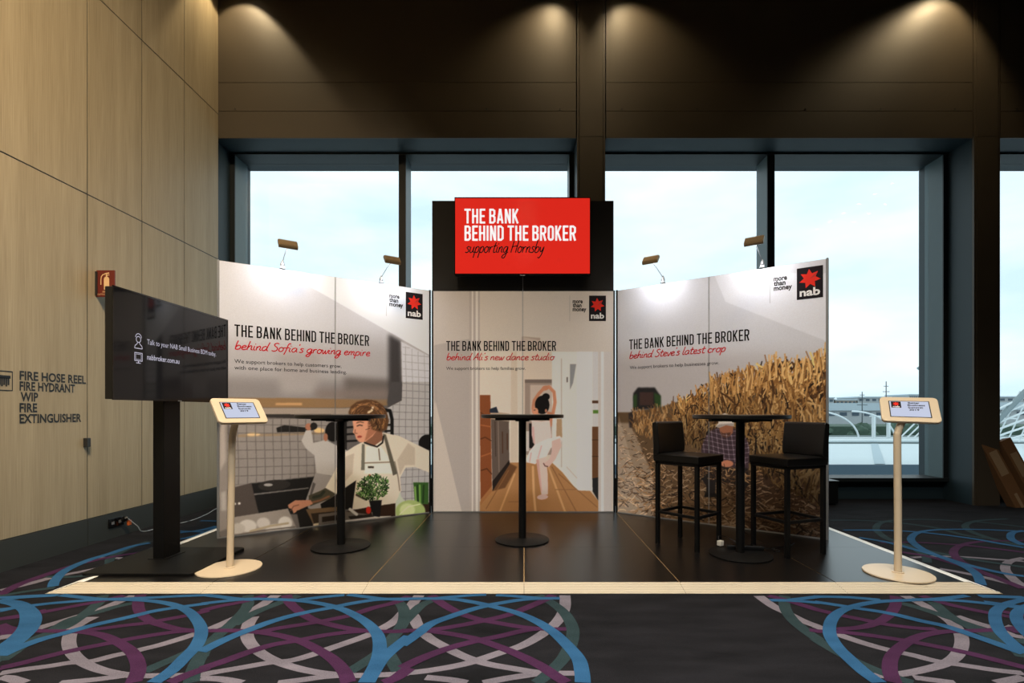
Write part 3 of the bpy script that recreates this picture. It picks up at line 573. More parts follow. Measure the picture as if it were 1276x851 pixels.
('P',(184,168,156),2,0,[(968,1909),(1168,1892),(1168,1761),(968,1761)]),
('P',(196,184,174),1,0,[(985,1901),(1307,1831),(1307,1779),(985,1779)]),
('P',(200,192,186),1,0,[(21,1221),(313,-2),(21,-2)]),
('P',(212,200,188),0,0,[(509,1742),(1806,1742),(1806,-3),(509,-3)]),
('P',(216,206,197),1,0,[(509,1742),(983,1742),(983,546),(509,546)]),
('P',(208,197,184),1,0,[(851,1742),(913,1742),(925,546),(845,546)]),
('P',(168,152,142),2,0,[(1002,1439),(1296,1439),(1296,625),(1002,625)]),
('P',(134,120,112),1,0,[(1002,1439),(1296,1439),(1296,1405),(1002,1405)]),
('P',(200,186,176),3,0,[(1059,1382),(1296,1382),(1296,985),(1059,985)]),
('P',(34,30,30),1,0,[(1046,966),(1106,966),(1106,682),(1046,701)]),
('P',(206,200,196),1,0,[(1002,881),(1046,881),(1046,663),(1002,663)]),
('P',(222,216,210),1,0,[(1296,1742),(1740,1742),(1740,238),(1570,238),(1400,436),(1296,521)]),
('P',(232,227,222),1,0,[(1570,1742),(1740,1742),(1740,238),(1570,238)]),
('L',(190,184,178),1,6,[(1400,1666),(1400,493)]),
('L',(198,192,186),1,5,[(1456,493),(1570,370)]),
('P',(92,88,86),1,0,[(1456,1467),(1470,1467),(1470,1411),(1456,1411)]),
('P',(156,156,158),2,0,[(1492,1609),(1561,1609),(1526,1401),(1492,1326)]),
('P',(208,206,206),1,0,[(1740,1742),(1803,1742),(1803,928),(1740,928)]),
('P',(96,66,44),1,0,[(1736,1212),(1803,1212),(1803,1184),(1736,1184)]),
('P',(104,142,60),1,0,[(1746,1108),(1803,1108),(1803,1072),(1746,1072)]),
('P',(120,84,56),1,0,[(1736,928),(1803,928),(1803,370),(1736,370)]),
('L',(70,48,34),1,4,[(1736,786),(1803,786)]),
('L',(70,48,34),1,4,[(1736,607),(1803,607)]),
('P',(46,46,48),1,0,[(1736,370),(1803,380),(1803,124),(1740,228)]),
('P',(182,140,96),1,0,[(509,-3),(509,115),(639,238),(838,540),(1296,540),(1409,436),(1570,238),(1712,232),(1803,124),(1803,-3)]),
('P',(122,86,56),4,0,[(639,228),(838,531),(917,493),(785,266)]),
('L',(210,176,134),2,16,[(1088,493),(1097,228),(1116,11)]),
('L',(150,110,72),1,8,[(1002,493),(965,11)]),
('L',(150,110,72),1,6,[(1296,493),(1561,11)]),
('L',(154,114,76),1,6,[(1371,417),(1788,58)]),
('L',(206,170,126),2,14,[(1258,493),(1438,11)]),
('L',(150,110,72),1,6,[(823,455),(577,39)]),
('L',(204,168,124),2,12,[(889,417),(728,11)]),
('L',(158,118,80),1,5,[(1334,247),(1561,247)]),
('L',(158,118,80),1,5,[(823,115),(1031,115)]),
('P',(146,88,52),1,0,[(509,1273),(624,1273),(641,243),(516,137)]),
('P',(176,128,84),1,0,[(516,137),(641,289),(641,228),(516,77)]),
('L',(104,60,34),1,8,[(520,1080),(577,1042),(630,1057)]),
('L',(104,60,34),1,8,[(520,796),(567,815),(633,777)]),
('L',(180,116,74),1,8,[(520,947),(630,928)]),
('L',(180,116,74),1,8,[(524,607),(633,644)]),
('L',(100,58,34),1,8,[(524,455),(586,474),(637,417)]),
('P',(184,166,150),1,0,[(624,1098),(832,1070),(832,976),(630,1004)]),
('P',(112,98,90),1,0,[(630,1013),(826,985),(830,565),(645,338)]),
('L',(78,60,52),1,5,[(675,985),(683,607)]),
('L',(150,134,124),1,6,[(709,985),(719,436)]),
('L',(90,58,42),1,7,[(755,871),(758,644)]),
('L',(90,58,42),1,7,[(808,853),(809,682)]),
('P',(44,34,30),1,0,[(645,338),(830,569),(838,527),(649,232)]),
('P',(46,54,70),1,0,[(618,1121),(690,1146),(713,1080),(618,1080)]),
('P',(186,160,130),1,0,[(1349,1013),(1402,1013),(1409,815),(1343,815)]),
('L',(200,146,116),1,22,[(1091,1127),(1103,1212),(1154,1288),(1211,1348)]),
('L',(206,152,122),1,22,[(1305,1057),(1330,1193),(1318,1307),(1262,1363)]),
('E',(200,146,116),1,0,[(1224,1348),(1262,1352),(1224,1375)]),
('P',(196,142,112),1,0,[(1239,1098),(1305,1080),(1296,928),(1267,928)]),
('E',(206,154,126),1,0,[(1122,1108),(1167,1108),(1122,1165)]),
('E',(22,18,18),1,0,[(1190,1165),(1269,1165),(1190,1265)]),
('E',(22,18,18),1,0,[(1231,1254),(1273,1254),(1231,1291)]),
('E',(212,160,132),1,0,[(1118,1095),(1148,1095),(1118,1133)]),
('L',(70,40,30),1,4,[(1099,1108),(1114,1110)]),
('E',(196,140,112),1,0,[(1231,1102),(1243,1102),(1231,1121)]),
('P',(232,206,202),1,0,[(1076,998),(1182,985),(1273,998),(1292,824),(1267,758),(1110,720),(1076,834)]),
('P',(212,180,176),3,0,[(1076,928),(1099,928),(1110,739),(1088,758)]),
('P',(236,214,211),2,0,[(1012,569),(1050,663),(1103,730),(1239,796),(1381,830),(1409,796),(1381,720),(1286,701),(1239,607),(1163,578),(1116,521),(1031,540)]),
('L',(214,186,184),2,8,[(1069,644),(1053,550)]),
('L',(214,186,184),2,8,[(1182,720),(1144,588)]),
('P',(228,198,190),1,0,[(1125,576),(1231,597),(1250,417),(1254,194),(1182,187),(1152,380)]),
('P',(204,170,162),3,0,[(1125,569),(1152,573),(1186,228),(1175,228)]),
('E',(222,190,184),1,0,[(1193,166),(1254,170),(1193,194)]),
('P',(222,190,182),1,0,[(1296,773),(1386,805),(1402,720),(1334,578),(1262,489),(1209,508),(1224,540),(1269,578),(1296,663)]),
('L',(90,60,50),1,6,[(1205,531),(1220,503),(1250,497)]),
('P',(204,198,194),1,0,[(1806,1742),(1939,1742),(1939,-8),(1806,-8)]),
('P',(224,219,215),1,0,[(1831,1742),(1863,1742),(1863,-8),(1831,-8)])],
'R':[
('P',(202,199,199),0,0,[(-91,2869),(2017,2472),(2017,-177),(-91,-546)]),
('P',(188,181,178),60,0,[(-91,1730),(2017,1589),(2017,-177),(-91,-546)]),
('P',(212,209,209),2,0,[(1021,2428),(2017,2269),(2017,1671),(1133,2136)]),
('P',(112,88,62),4,0,[(-70,1085),(151,1085),(490,1141),(828,1237),(1053,1301),(1330,1316),(1607,1393),(2006,1498),(2006,-41),(-70,-134)]),
('P',(168,148,126),8,0,[(-70,969),(151,973),(414,416),(414,-71),(-70,-134)]),
('P',(76,54,38),6,0,[(1075,557),(2006,619),(2006,-61),(1330,-37)]),
('P',(46,42,42),5,0,[(184,1285),(237,1346),(424,1341),(485,1255),(485,1134),(184,1103)]),
('P',(56,82,44),5,0,[(414,1293),(490,1255),(490,1141),(427,1142)]),
('P',(58,84,46),5,0,[(184,1260),(226,1284),(226,1143),(189,1128)]),
('P',(80,58,52),3,0,[(258,1296),(409,1293),(409,1159),(258,1160)]),
('P',(60,50,48),5,0,[(130,1073),(192,1098),(192,923),(140,922)])],
'F':[
('P',(40,34,32),2,0,[(897,545),(1162,608),(1330,585),(1346,423),(1288,341),(1205,422),(1042,419),(1036,301),(947,283),(953,366),(897,453)]),
('P',(74,56,62),1,0,[(901,725),(938,835),(978,902),(1058,935),(1205,938),(1299,888),(1334,814),(1350,728),(1340,570),(1162,558),(1115,623),(1031,645),(983,601),(908,592)]),
('P',(160,108,80),1,0,[(1071,958),(1205,969),(1200,894),(1171,862),(1136,848),(1102,860),(1080,904)]),
('P',(96,62,48),2,0,[(1089,905),(1110,887),(1183,898),(1171,862),(1136,845),(1102,860)]),
('P',(208,198,188),1,0,[(1040,949),(1067,985),(1075,1057),(1123,1080),(1183,1058),(1209,992),(1209,956),(1141,968),(1075,940)]),
('P',(168,156,148),1,0,[(1040,949),(1075,972),(1205,983),(1209,956),(1136,964),(1075,940)]),
('E',(190,132,102),1,0,[(1145,600),(1205,603),(1145,633)]),
('P',(30,26,26),1,0,[(938,296),(1042,311),(1075,276),(931,261)])]}
# ================================================================== the room
FZ = -0.03            # carpet level; the platform top is z = 0
fl = MB().box(-4.2, 12, -9.5, 7.0, FZ - 0.1, FZ).build('floor', 'carpet', kind='structure')
def swirls():
    lift = {'w': .0003, 't': .0010, 'p': .0017, 'b': .0024}
    mt = {'w': 'white', 't': 'teal', 'p': 'purple', 'b': 'blue'}
    for c, runs in CARPET.items():
        b = MB()
        for i_, run in enumerate(r_ for r_ in runs if r_):
            if len(run) > 2: P = catmull(run, 6)
            else: P = [Vector(p) for p in run]
            ws = []
            for i in range(len(P)):
                t = (P[min(i + 1, len(P) - 1)] - P[max(i - 1, 0)])
                t = t.normalized() if t.length > 0 else Vector((1, 0))
                ws.append(.041 + .026 * t.y * t.y)
            b.ribbon(P, ws, FZ + lift[c] + i_ * .000016, flat='xy')
        o = b.build('carpet_swirl', mt[c], fl)
        o['kind'] = 'stuff'
swirls()
MB().box(-4.2, 12, -9.5, 7.0, 6.5, 6.6).build('ceiling', 'ceil', kind='structure')
MB().box(12, 12.1, -9.5, 7.0, FZ, 6.5).build('wall_right', 'farwall', kind='structure')
MB().box(-4.2, 12, -9.6, -9.5, FZ, 6.5).build('wall_front', 'farwall', kind='structure')

# left wall: oak veneer panels with open joints over a dark backing
wl = MB().box(-3.80, -3.663, -9.5, 6.15, FZ, 6.5).build('wall_left', 'dark', kind='structure')
ys = [6.15, 5.535, 4.92, 4.305, 3.075, 1.845, .615, -.615, -1.845, -3.075, -5.535, -7.4, -9.5]
zs = [.192, 2.915, 4.65, 6.5]
g = .005
cache = {}
for i in range(len(ys) - 1):
    for k in range(3):
        h = ys[i] - ys[i + 1]; hz = zs[k + 1] - zs[k]
        key = (round(h, 3), k)
        if key in cache:
            o = cache[key].copy(); C.objects.link(o)
        else:
            o = MB().box(-.015, 0, g, h - g, g, hz - g).build('panel', 'wood')
            cache[key] = o
        o.parent = wl; o.location = (-3.66, ys[i + 1], zs[k])
bl = MB()
for a, b_ in ((4.308, 6.15), (-2, 4.302), (-9.5, -2.006)):
    bl.box(-3.672, -3.655, a, b_, FZ, .188)
bl.build('baseboard_left', 'base', kind='structure')

# window wall
wb = MB()
for x0, x1 in ((-3.80, .622), (.982, 5.368), (5.702, 12)):
    wb.box(x0, x1, 6.17, 7.0, 4.367, 6.5)
wb.box(-3.80, 12, 6.60, 7.0, FZ, .215)
wb.box(-3.95, -3.73, 6.15, 7.0, FZ, 6.5)
wallb = wb.build('wall_back', 'reveal', kind='structure')
bays = [(-3.72, .622), (.982, 5.368), (5.702, 12)]
for x0, x1 in bays:
    for z0, z1 in ((4.367, 4.684), (4.690, 5.028), (5.034, 6.5)):
        MB().box(x0, x1, 6.15, 6.168, z0, z1).build('panel', 'bronze', wallb)
bolt = None
for px in (-3.46, -.45, .43, 1.17, 2.07, 3.37, 4.27, 5.16, 5.9):
    if bolt is None:
        bolt = MB().lathe([(0.009, 0), (0.009, .004), (0, .006)], 10, Matrix.Rotation(R(90), 4, 'X')).build('bolt', 'dark', wallb)
        o = bolt
    else:
        o = bolt.copy(); C.objects.link(o)
    o.location = (px, 6.15, 4.715)
def column(n, x0, x1):
    c = MB().box(x0, x1, 6.17, 7.0, FZ, 6.5).build('trim_%d' % n, 'reveal', kind='structure')
    for a, b_ in ((x0, x0 + .026), (x1 - .026, x1)):
        MB().box(a, b_, 6.14, 6.168, FZ, 6.5).build('edge_strip', 'bronze', c)
    for z0, z1 in ((FZ, 4.372), (4.378, 6.5)):
        MB().box(x0 + .03, x1 - .03, 6.13, 6.168, z0, z1).build('panel', 'bronze', c)
column(1, .634, .970)
column(2, 5.38, 5.69)
def window(n, x0, x1, mull):
    w = struct('window_%d' % n, ((x0 + x1) / 2, 6.65, .2))
    def part(nm, b, m): return b.build(nm, m, w, loc=(-(x0 + x1) / 2, -6.65, -.2))
    jj = [(x0, x0 + .06), (x1 - .06, x1)]
    for a, b_ in jj:
        part('jamb', MB().box(a, b_, 6.53, 6.82, .215, 4.367), 'frame')
        part('jamb_face', MB().box(a - .0, b_ + .0, 6.515, 6.53, .215, 4.367), 'frame_face')
    for a, b_ in mull:
        part('mullion', MB().box(a, b_, 6.53, 6.82, .215, 4.367), 'frame')
        part('mullion_face', MB().box(a, b_, 6.515, 6.53, .215, 4.367), 'frame_face')
    part('head', MB().box(x0, x1, 6.50, 6.82, 4.347, 4.367), 'frame_face')
    part('sill', MB().box(x0, x1, 6.50, 6.84, .205, .25), 'frame_face')
    edges = [x0 + .06] + [v for m_ in mull for v in m_] + [x1 - .06]
    for i in range(0, len(edges), 2):
        part('pane', MB().box(edges[i], edges[i + 1], 6.755, 6.765, .25, 4.347), 'glass')
window(1, -3.73, .634, [(-1.59, -1.50)])
window(2, .970, 5.38, [(3.087, 3.18)])
window(3, 5.69, 12.0, [(7.9, 7.99)])

# ceiling spotlights washing the bronze panels
def spotlamp(x, y, z, tx, ty, label, power, ang=95, blend=.5):
    t = thing('ceiling_spotlight', label, 'light', (x, y, z), 0, 'spotlights above the windows')
    MB().lathe([(.0, .17), (.06, .16), (.075, .02), (.08, 0), (.066, 0), (.05, .05), (0, .06)], 24).build('lamp_housing', 'dark', t, smooth=True)
    MB().tube([(0, 0, .15), (0, 0, 6.5 - z)], .012, 8).build('stem', 'dark', t)
    MB().box(-.06, .06, -.06, .06, 6.49 - z, 6.5 - z).build('ceiling_plate', 'dark', t)
    MB().lathe([(.048, .05), (0, .051)], 16).build('bulb', 'bulb', t)
    l = bpy.data.lights.new('spot', 'SPOT'); l.energy = power; l.color = (1, .76, .44)
    l.spot_size = R(ang); l.spot_blend = blend; l.shadow_soft_size = .03
    o = bpy.data.objects.new('spot', l); C.objects.link(o); o.parent = t; o.location = (0, 0, .045)
    o.rotation_euler = Vector((tx, ty, -1)).to_track_quat('-Z', 'Y').to_euler()
spotlamp(-3.35, 5.78, 6.22, -.02, .22, 'black ceiling spotlight nearest the oak panelled wall', 85, 84, .3)
spotlamp(.40, 5.80, 6.16, -.22, .20, 'black ceiling spotlight just left of the central bronze column', 80, 100, .9)
spotlamp(1.16, 5.80, 6.16, .22, .20, 'black ceiling spotlight just right of the central bronze column', 80, 100, .9)
spotlamp(5.10, 5.78, 6.22, -.28, .22, 'black ceiling spotlight beside the right hand bronze column', 100, 100, .5)

# rows of small warm downlights further back in the room (seen mirrored in the glass)
dl = None
def down(x, y):
    global dl
    if dl is None:
        t = thing('downlight', 'small round warm ceiling downlight, one of a long row, mirrored in window glass', 'light', (x, y, 6.48), 0, 'rows of small ceiling downlights')
        MB().lathe([(.055, .02), (.055, 0), (.04, -.004), (.04, .004)], 16).build('trim_ring', 'dark', t)
        MB().lathe([(.04, .0), (0, .0)], 16).build('bulb', 'bulb', t)
        dl = t
    else:
        c = copy_tree(dl); c.location = (x, y, 6.48)
for k in range(6): down(8.7, 1.4 - k * .62)
for k in range(6): down(9.4, 2.0 - k * .62)
for k in range(10): down(.04, -2.2 - k * .55)

# ================================================================== platform
pf = thing('exhibition_platform', 'low black modular floor platform with cream ribbed front edge on patterned carpet', 'platform', (0, 4.5, FZ))
def pp(nm, b, m, **k): return b.build(nm, m, pf, loc=(0, -4.5, -FZ), **k)
pp('platform_base', MB().box(-2.83, 2.83, 3.31, 5.94, FZ + .001, -.0052), 'seam')
xs = [-2.832, -2, -1, 0, 1, 2, 2.832]; yr = [3.305, 4.15, 5.16, 5.95]
for i in range(6):
    for k in range(3):
        pp('floor_tile', MB().box(xs[i] + (.004 if i else 0), xs[i + 1] - (.004 if i < 5 else 0), yr[k] + .0008, yr[k + 1] - .0008, -.005, 0), 'tile')
# ribbed ramp edging in sections: front
def ramp_front(x0, x1, xo0, xo1):
    b = MB(); n = 7
    for j in range(n):
        a, c = j / n, (j + 1) / n
        def row(t, dz): return (3.304 - .134 * t, -.001 + (FZ + .005) * t + dz)
        for t0, t1, dz in ((a, a + .11 * .6, .0), (a + .11 * .6, c, -.0022)):
            y0, z0 = row(t0, dz); y1, z1 = row(min(t1, c), dz)
            xa0, xa1 = x0 + (xo0 - x0) * t0, x1 + (xo1 - x1) * t0
            xb0, xb1 = x0 + (xo0 - x0) * t1, x1 + (xo1 - x1) * t1
            b.add([(xa0, y0, z0), (xa1, y0, z0), (xb1, y1, z1), (xb0, y1, z1)], [(0, 3, 2, 1)])
            b.add([(xb0, y1, z1), (xb1, y1, z1), (xb1, y1, z1 - .0018), (xb0, y1, z1 - .0018)], [(0, 3, 2, 1)])
    b.add([(xo0, 3.170, FZ + .004), (xo1, 3.170, FZ + .004), (xo1, 3.170, FZ), (xo0, 3.170, FZ)], [(0, 3, 2, 1)])
    pp('edge_ramp', b, 'ramp')
segs = [-2.865, -2, -1, 0, 1, 2, 2.865]
for i in range(6):
    a, c = segs[i], segs[i + 1]
    ramp_front(a + .0012, c - .0012, (-2.955 if i == 0 else a + .0012), (2.955 if i == 5 else c - .0012))
for s_ in (-1, 1):
    for k in range(3):
        y0 = yr[k] + .001; y1 = yr[k + 1] - .001
        yo0 = 3.17 if k == 0 else y0
        b = MB().add([(s_ * 2.866, y0, 0), (s_ * 2.955, yo0, FZ + .004), (s_ * 2.955, y1, FZ + .004), (s_ * 2.866, y1, 0), (s_ * 2.833, y1, 0), (s_ * 2.833, y0, 0)],
                     [(0, 1, 2, 3) if s_ > 0 else (3, 2, 1, 0), (0, 3, 4, 5) if s_ > 0 else (5, 4, 3, 0)])
        pp('edge_ramp', b, 'white_edge')

# ================================================================== printed display walls
KX = 1 / 2.4
PW, PH = 820, 1000
class Print:
    def __init__(s):
        s.a = np.zeros((PH, PW, 3), np.float32); s.a[:] = (200 / 255.,) * 3
    def win(s, P, pad):
        x0 = max(0, int(P[:, 0].min() - pad)); x1 = min(PW, int(P[:, 0].max() + pad) + 2)
        y0 = max(0, int(P[:, 1].min() - pad)); y1 = min(PH, int(P[:, 1].max() + pad) + 2)
        return x0, x1, y0, y1
    def put(s, m, w, col, blur, alpha=1.0):
        x0, x1, y0, y1 = w
        r = int(round(blur))
        if r > 0:
            for _ in range(2):
                for ax in (0, 1):
                    pd = [(0, 0), (0, 0)]; pd[ax] = (r + 1, r)
                    c = np.cumsum(np.pad(m, pd, mode='edge'), axis=ax)
                    n = m.shape[ax]
                    m = (np.take(c, range(2 * r + 1, 2 * r + 1 + n), ax) - np.take(c, range(0, n), ax)) / (2 * r + 1)
        m = np.clip(m, 0, 1)[..., None] * alpha
        s.a[y0:y1, x0:x1] = s.a[y0:y1, x0:x1] * (1 - m) + np.array(col, np.float32) / 255. * m
    def grid(s, w):
        return np.meshgrid(np.arange(w[0], w[1]) + .5, np.arange(w[2], w[3]) + .5)
    def pm(s, P, w):
        X, Y = s.grid(w); ins = np.zeros(X.shape, bool)
        for i in range(len(P)):
            (xa, ya), (xb, yb) = P[i], P[i - 1]
            if ya == yb: continue
            c = ((ya > Y) != (yb > Y)) & (X < (xb - xa) * (Y - ya) / (yb - ya) + xa)
            ins ^= c
        return ins.astype(np.float32)
    def lm(s, P, w, hw):
        X, Y = s.grid(w); D = np.full(X.shape, 1e9)
        for i in range(len(P) - 1):
            ax, ay = P[i]; dx, dy = P[i + 1] - P[i]; q = dx * dx + dy * dy + 1e-9
            t = np.clip(((X - ax) * dx + (Y - ay) * dy) / q, 0, 1)
            D = np.minimum(D, np.hypot(X - ax - t * dx, Y - ay - t * dy))
        return np.clip(hw - D + .5, 0, 1).astype(np.float32)
    def cmd(s, kind, col, blur, wd, pts, alpha=1.0):
        P = np.array(pts, float) * KX; bl = blur * .55; pad = bl * 2.5 + 4
        if kind == 'E':
            c, a, b = P; t = np.linspace(0, 2 * np.pi, 32)[:-1]
            P = c + np.outer(np.cos(t), a - c) + np.outer(np.sin(t), b - c); kind = 'P'
        if kind == 'P':
            w = s.win(P, pad)
            if w[0] < w[1] and w[2] < w[3]: s.put(s.pm(P, w), w, col, bl, alpha)
        elif kind == 'L':
            hw = wd * 1.6 / 2 * KX; w = s.win(P, pad + hw)
            if w[0] < w[1] and w[2] < w[3]: s.put(s.lm(P, w, hw), w, col, bl, alpha)
        elif kind == 'G':
            w = s.win(P, 4)
            if w[0] < w[1] and w[2] < w[3]:
                X, Y = s.grid(w); g_ = np.minimum((X + .6 * np.sin(Y * .02) * 3) % 29.5, (Y + X * .03) % 31.5)
                s.put(s.pm(P, w) * np.clip((3.0 - g_) / 1.5, 0, 1), w, col, 1, .8)
    def stroke(s, x, y, ln, ang, w, col, bend=0.0, alpha=1.0):      # millimetres
        a = math.radians(ang); P = [(x, y)]
        for k in (1, 2):
            P.append((P[-1][0] + ln / 2 * math.cos(a), P[-1][1] + ln / 2 * math.sin(a))); a += bend
        P = np.array(P) * KX; hw = w / 2 * KX; wn_ = s.win(P, hw + 2)
        if wn_[0] < wn_[1] and wn_[2] < wn_[3]: s.put(s.lm(P, wn_, hw), wn_, col, 0, alpha)
def herbs(p):
    q = random.Random(3)
    for k in range(520):
        r = q.random() ** .5; a = q.random() * 6.283
        x = 1352 + 165 * r * math.cos(a); y = 318 + 128 * r * math.sin(a)
        col = q.choice([(36, 60, 30), (58, 92, 44), (88, 126, 62), (120, 156, 88), (28, 44, 24)])
        p.stroke(x, y, q.uniform(12, 30), q.uniform(20, 160), q.uniform(5, 11), col)
def hair(p, q):
    for k in range(150):
        a = q.uniform(0, 6.283); r = q.random() ** .5
        x = 1318 + 200 * r * math.cos(a); y = 1065 + 145 * r * math.sin(a)
        i, j = int(y * KX), int(x * KX)
        c = p.a[i, j]
        if not (c[0] < .68 and c[0] - c[2] > .1 and c[1] < .5): continue
        col = q.choice([(92, 62, 40), (132, 94, 60), (168, 126, 84), (70, 46, 30), (190, 152, 108)])
        p.stroke(x, y, q.uniform(24, 48), math.degrees(math.atan2(y - 990, x - 1290)) - 90 + q.uniform(-25, 25), q.uniform(4, 7), col, -.35, .7)
def corn(p):
    q = random.Random(11)
    # soft distant crop, husk litter on the ground, then stalks
    for k in range(1500):
        x = q.uniform(0, 1980); t = q.random()
        lim = np.interp(x, [0, 400, 990, 1410, 1972], [960, 760, 700, 520, 380])
        y = lim * t ** .9
        dark = q.random()
        base = (206, 178, 146) if dark > .72 else (158, 122, 84) if dark > .42 else (98, 70, 48) if dark > .2 else (52, 38, 30)
        f = 1.0 - .45 * (x / 1980) * (1 - t * .4)
        if x < 500: f = 1.08
        sz_ = 20 + 34 * (1 - t)
        p.stroke(x, y, q.uniform(.6, 2.2) * sz_, q.uniform(-50, 50) + (180 if q.random() < .5 else 0), q.uniform(.14, .3) * sz_, tuple(min(255, c * f) for c in base), q.uniform(-.8, .8), .85)
    for k in range(420):                                   # blurred far rows at the left
        x = q.uniform(180, 900); top = np.interp(x, [0, 490, 828, 1053], [1090, 1150, 1250, 1400]); bot = np.interp(x, [0, 400, 990], [940, 800, 720])
        y = q.uniform(bot, top - 40); base = q.choice([(186, 144, 92), (150, 108, 62), (112, 78, 46), (204, 170, 122)])
        p.stroke(x, y, q.uniform(30, 80), q.uniform(60, 120), q.uniform(8, 16), base, q.uniform(-.5, .5), .6)
    for k in range(2300):
        x = 620 + 1360 * q.random() ** .8
        top = np.interp(x, [620, 828, 1053, 1309, 1607, 1794, 1954], [1180, 1240, 1400, 1430, 1520, 1480, 1570])
        bot = np.interp(x, [620, 987, 1411, 1972], [760, 700, 500, 250])
        t = q.random(); y = bot + (top - bot) * t
        hi = q.random()
        col = (224, 186, 128) if hi > .80 else (192, 148, 88) if hi > .5 else (150, 106, 56) if hi > .26 else (98, 64, 34) if hi > .1 else (46, 30, 20)
        f = .56 + .50 * t - (.10 if x > 1700 and t < .5 else 0)
        ln = q.uniform(60, 230) if x > 1000 else q.uniform(40, 110)
        if y + ln > top + 60: ln = max(30, top + q.uniform(10, 90) - y)
        ang = q.gauss(90, 13) if q.random() < .72 else q.uniform(15, 165)
        p.stroke(x, y, ln, ang, q.uniform(5, 15) * (1.2 if x > 1200 else .9), tuple(c * f for c in col), q.gauss(0, .45))
    for k in range(46):                                    # stems that stand clear against the sky
        x = q.uniform(1000, 1975); top = np.interp(x, [1000, 1309, 1607, 1794, 1954], [1380, 1440, 1580, 1500, 1620])
        p.stroke(x, top - 160, q.uniform(150, 260), q.gauss(89, 8), q.uniform(8, 15), q.choice([(196, 156, 98), (214, 178, 122), (160, 118, 70)]), q.gauss(0, .18))
    p.stroke(1085, 1330, 190, 80, 7, (196, 160, 108), -.9)
    p.stroke(1500, 1420, 220, 95, 7, (196, 160, 108), -1.1)
def plaid(p):
    q = np.array([(908, 592), (915, 800), (975, 925), (1053, 929), (1205, 925), (1300, 900), (1350, 760), (1330, 600), (1120, 640)], float) * KX
    w = p.win(q, 2); X, Y = p.grid(w)
    xm, ym = X / KX, Y / KX
    inside = p.pm(q, w)
    dark = ((p.a[w[2]:w[3], w[0]:w[1]].mean(-1) > .19) & (p.a[w[2]:w[3], w[0]:w[1]].mean(-1) < .29)).astype(np.float32)
    v = ((xm + .12 * ym) % 46 < 9).astype(np.float32); h = ((ym + 20 * np.sin(xm * .012)) % 44 < 9).astype(np.float32)
    p.put(inside * dark * np.clip(v * .45 + h * .45, 0, 1), w, (168, 150, 158), 0)
ANG = {'L': math.atan2(.5691, .8223), 'M': 0.0, 'R': -math.atan2(.596, .803)}
ORG = {'L': (-2.63, 4.43), 'M': (-.985, 5.57), 'R': (1.01, 5.55)}
LAB = {'L': 'left angled display wall printed with a cook in a kitchen',
       'M': 'middle display wall printed with a child dancer in a hallway',
       'R': 'right angled display wall printed with a farmer crouching in corn'}
BW = 1.955
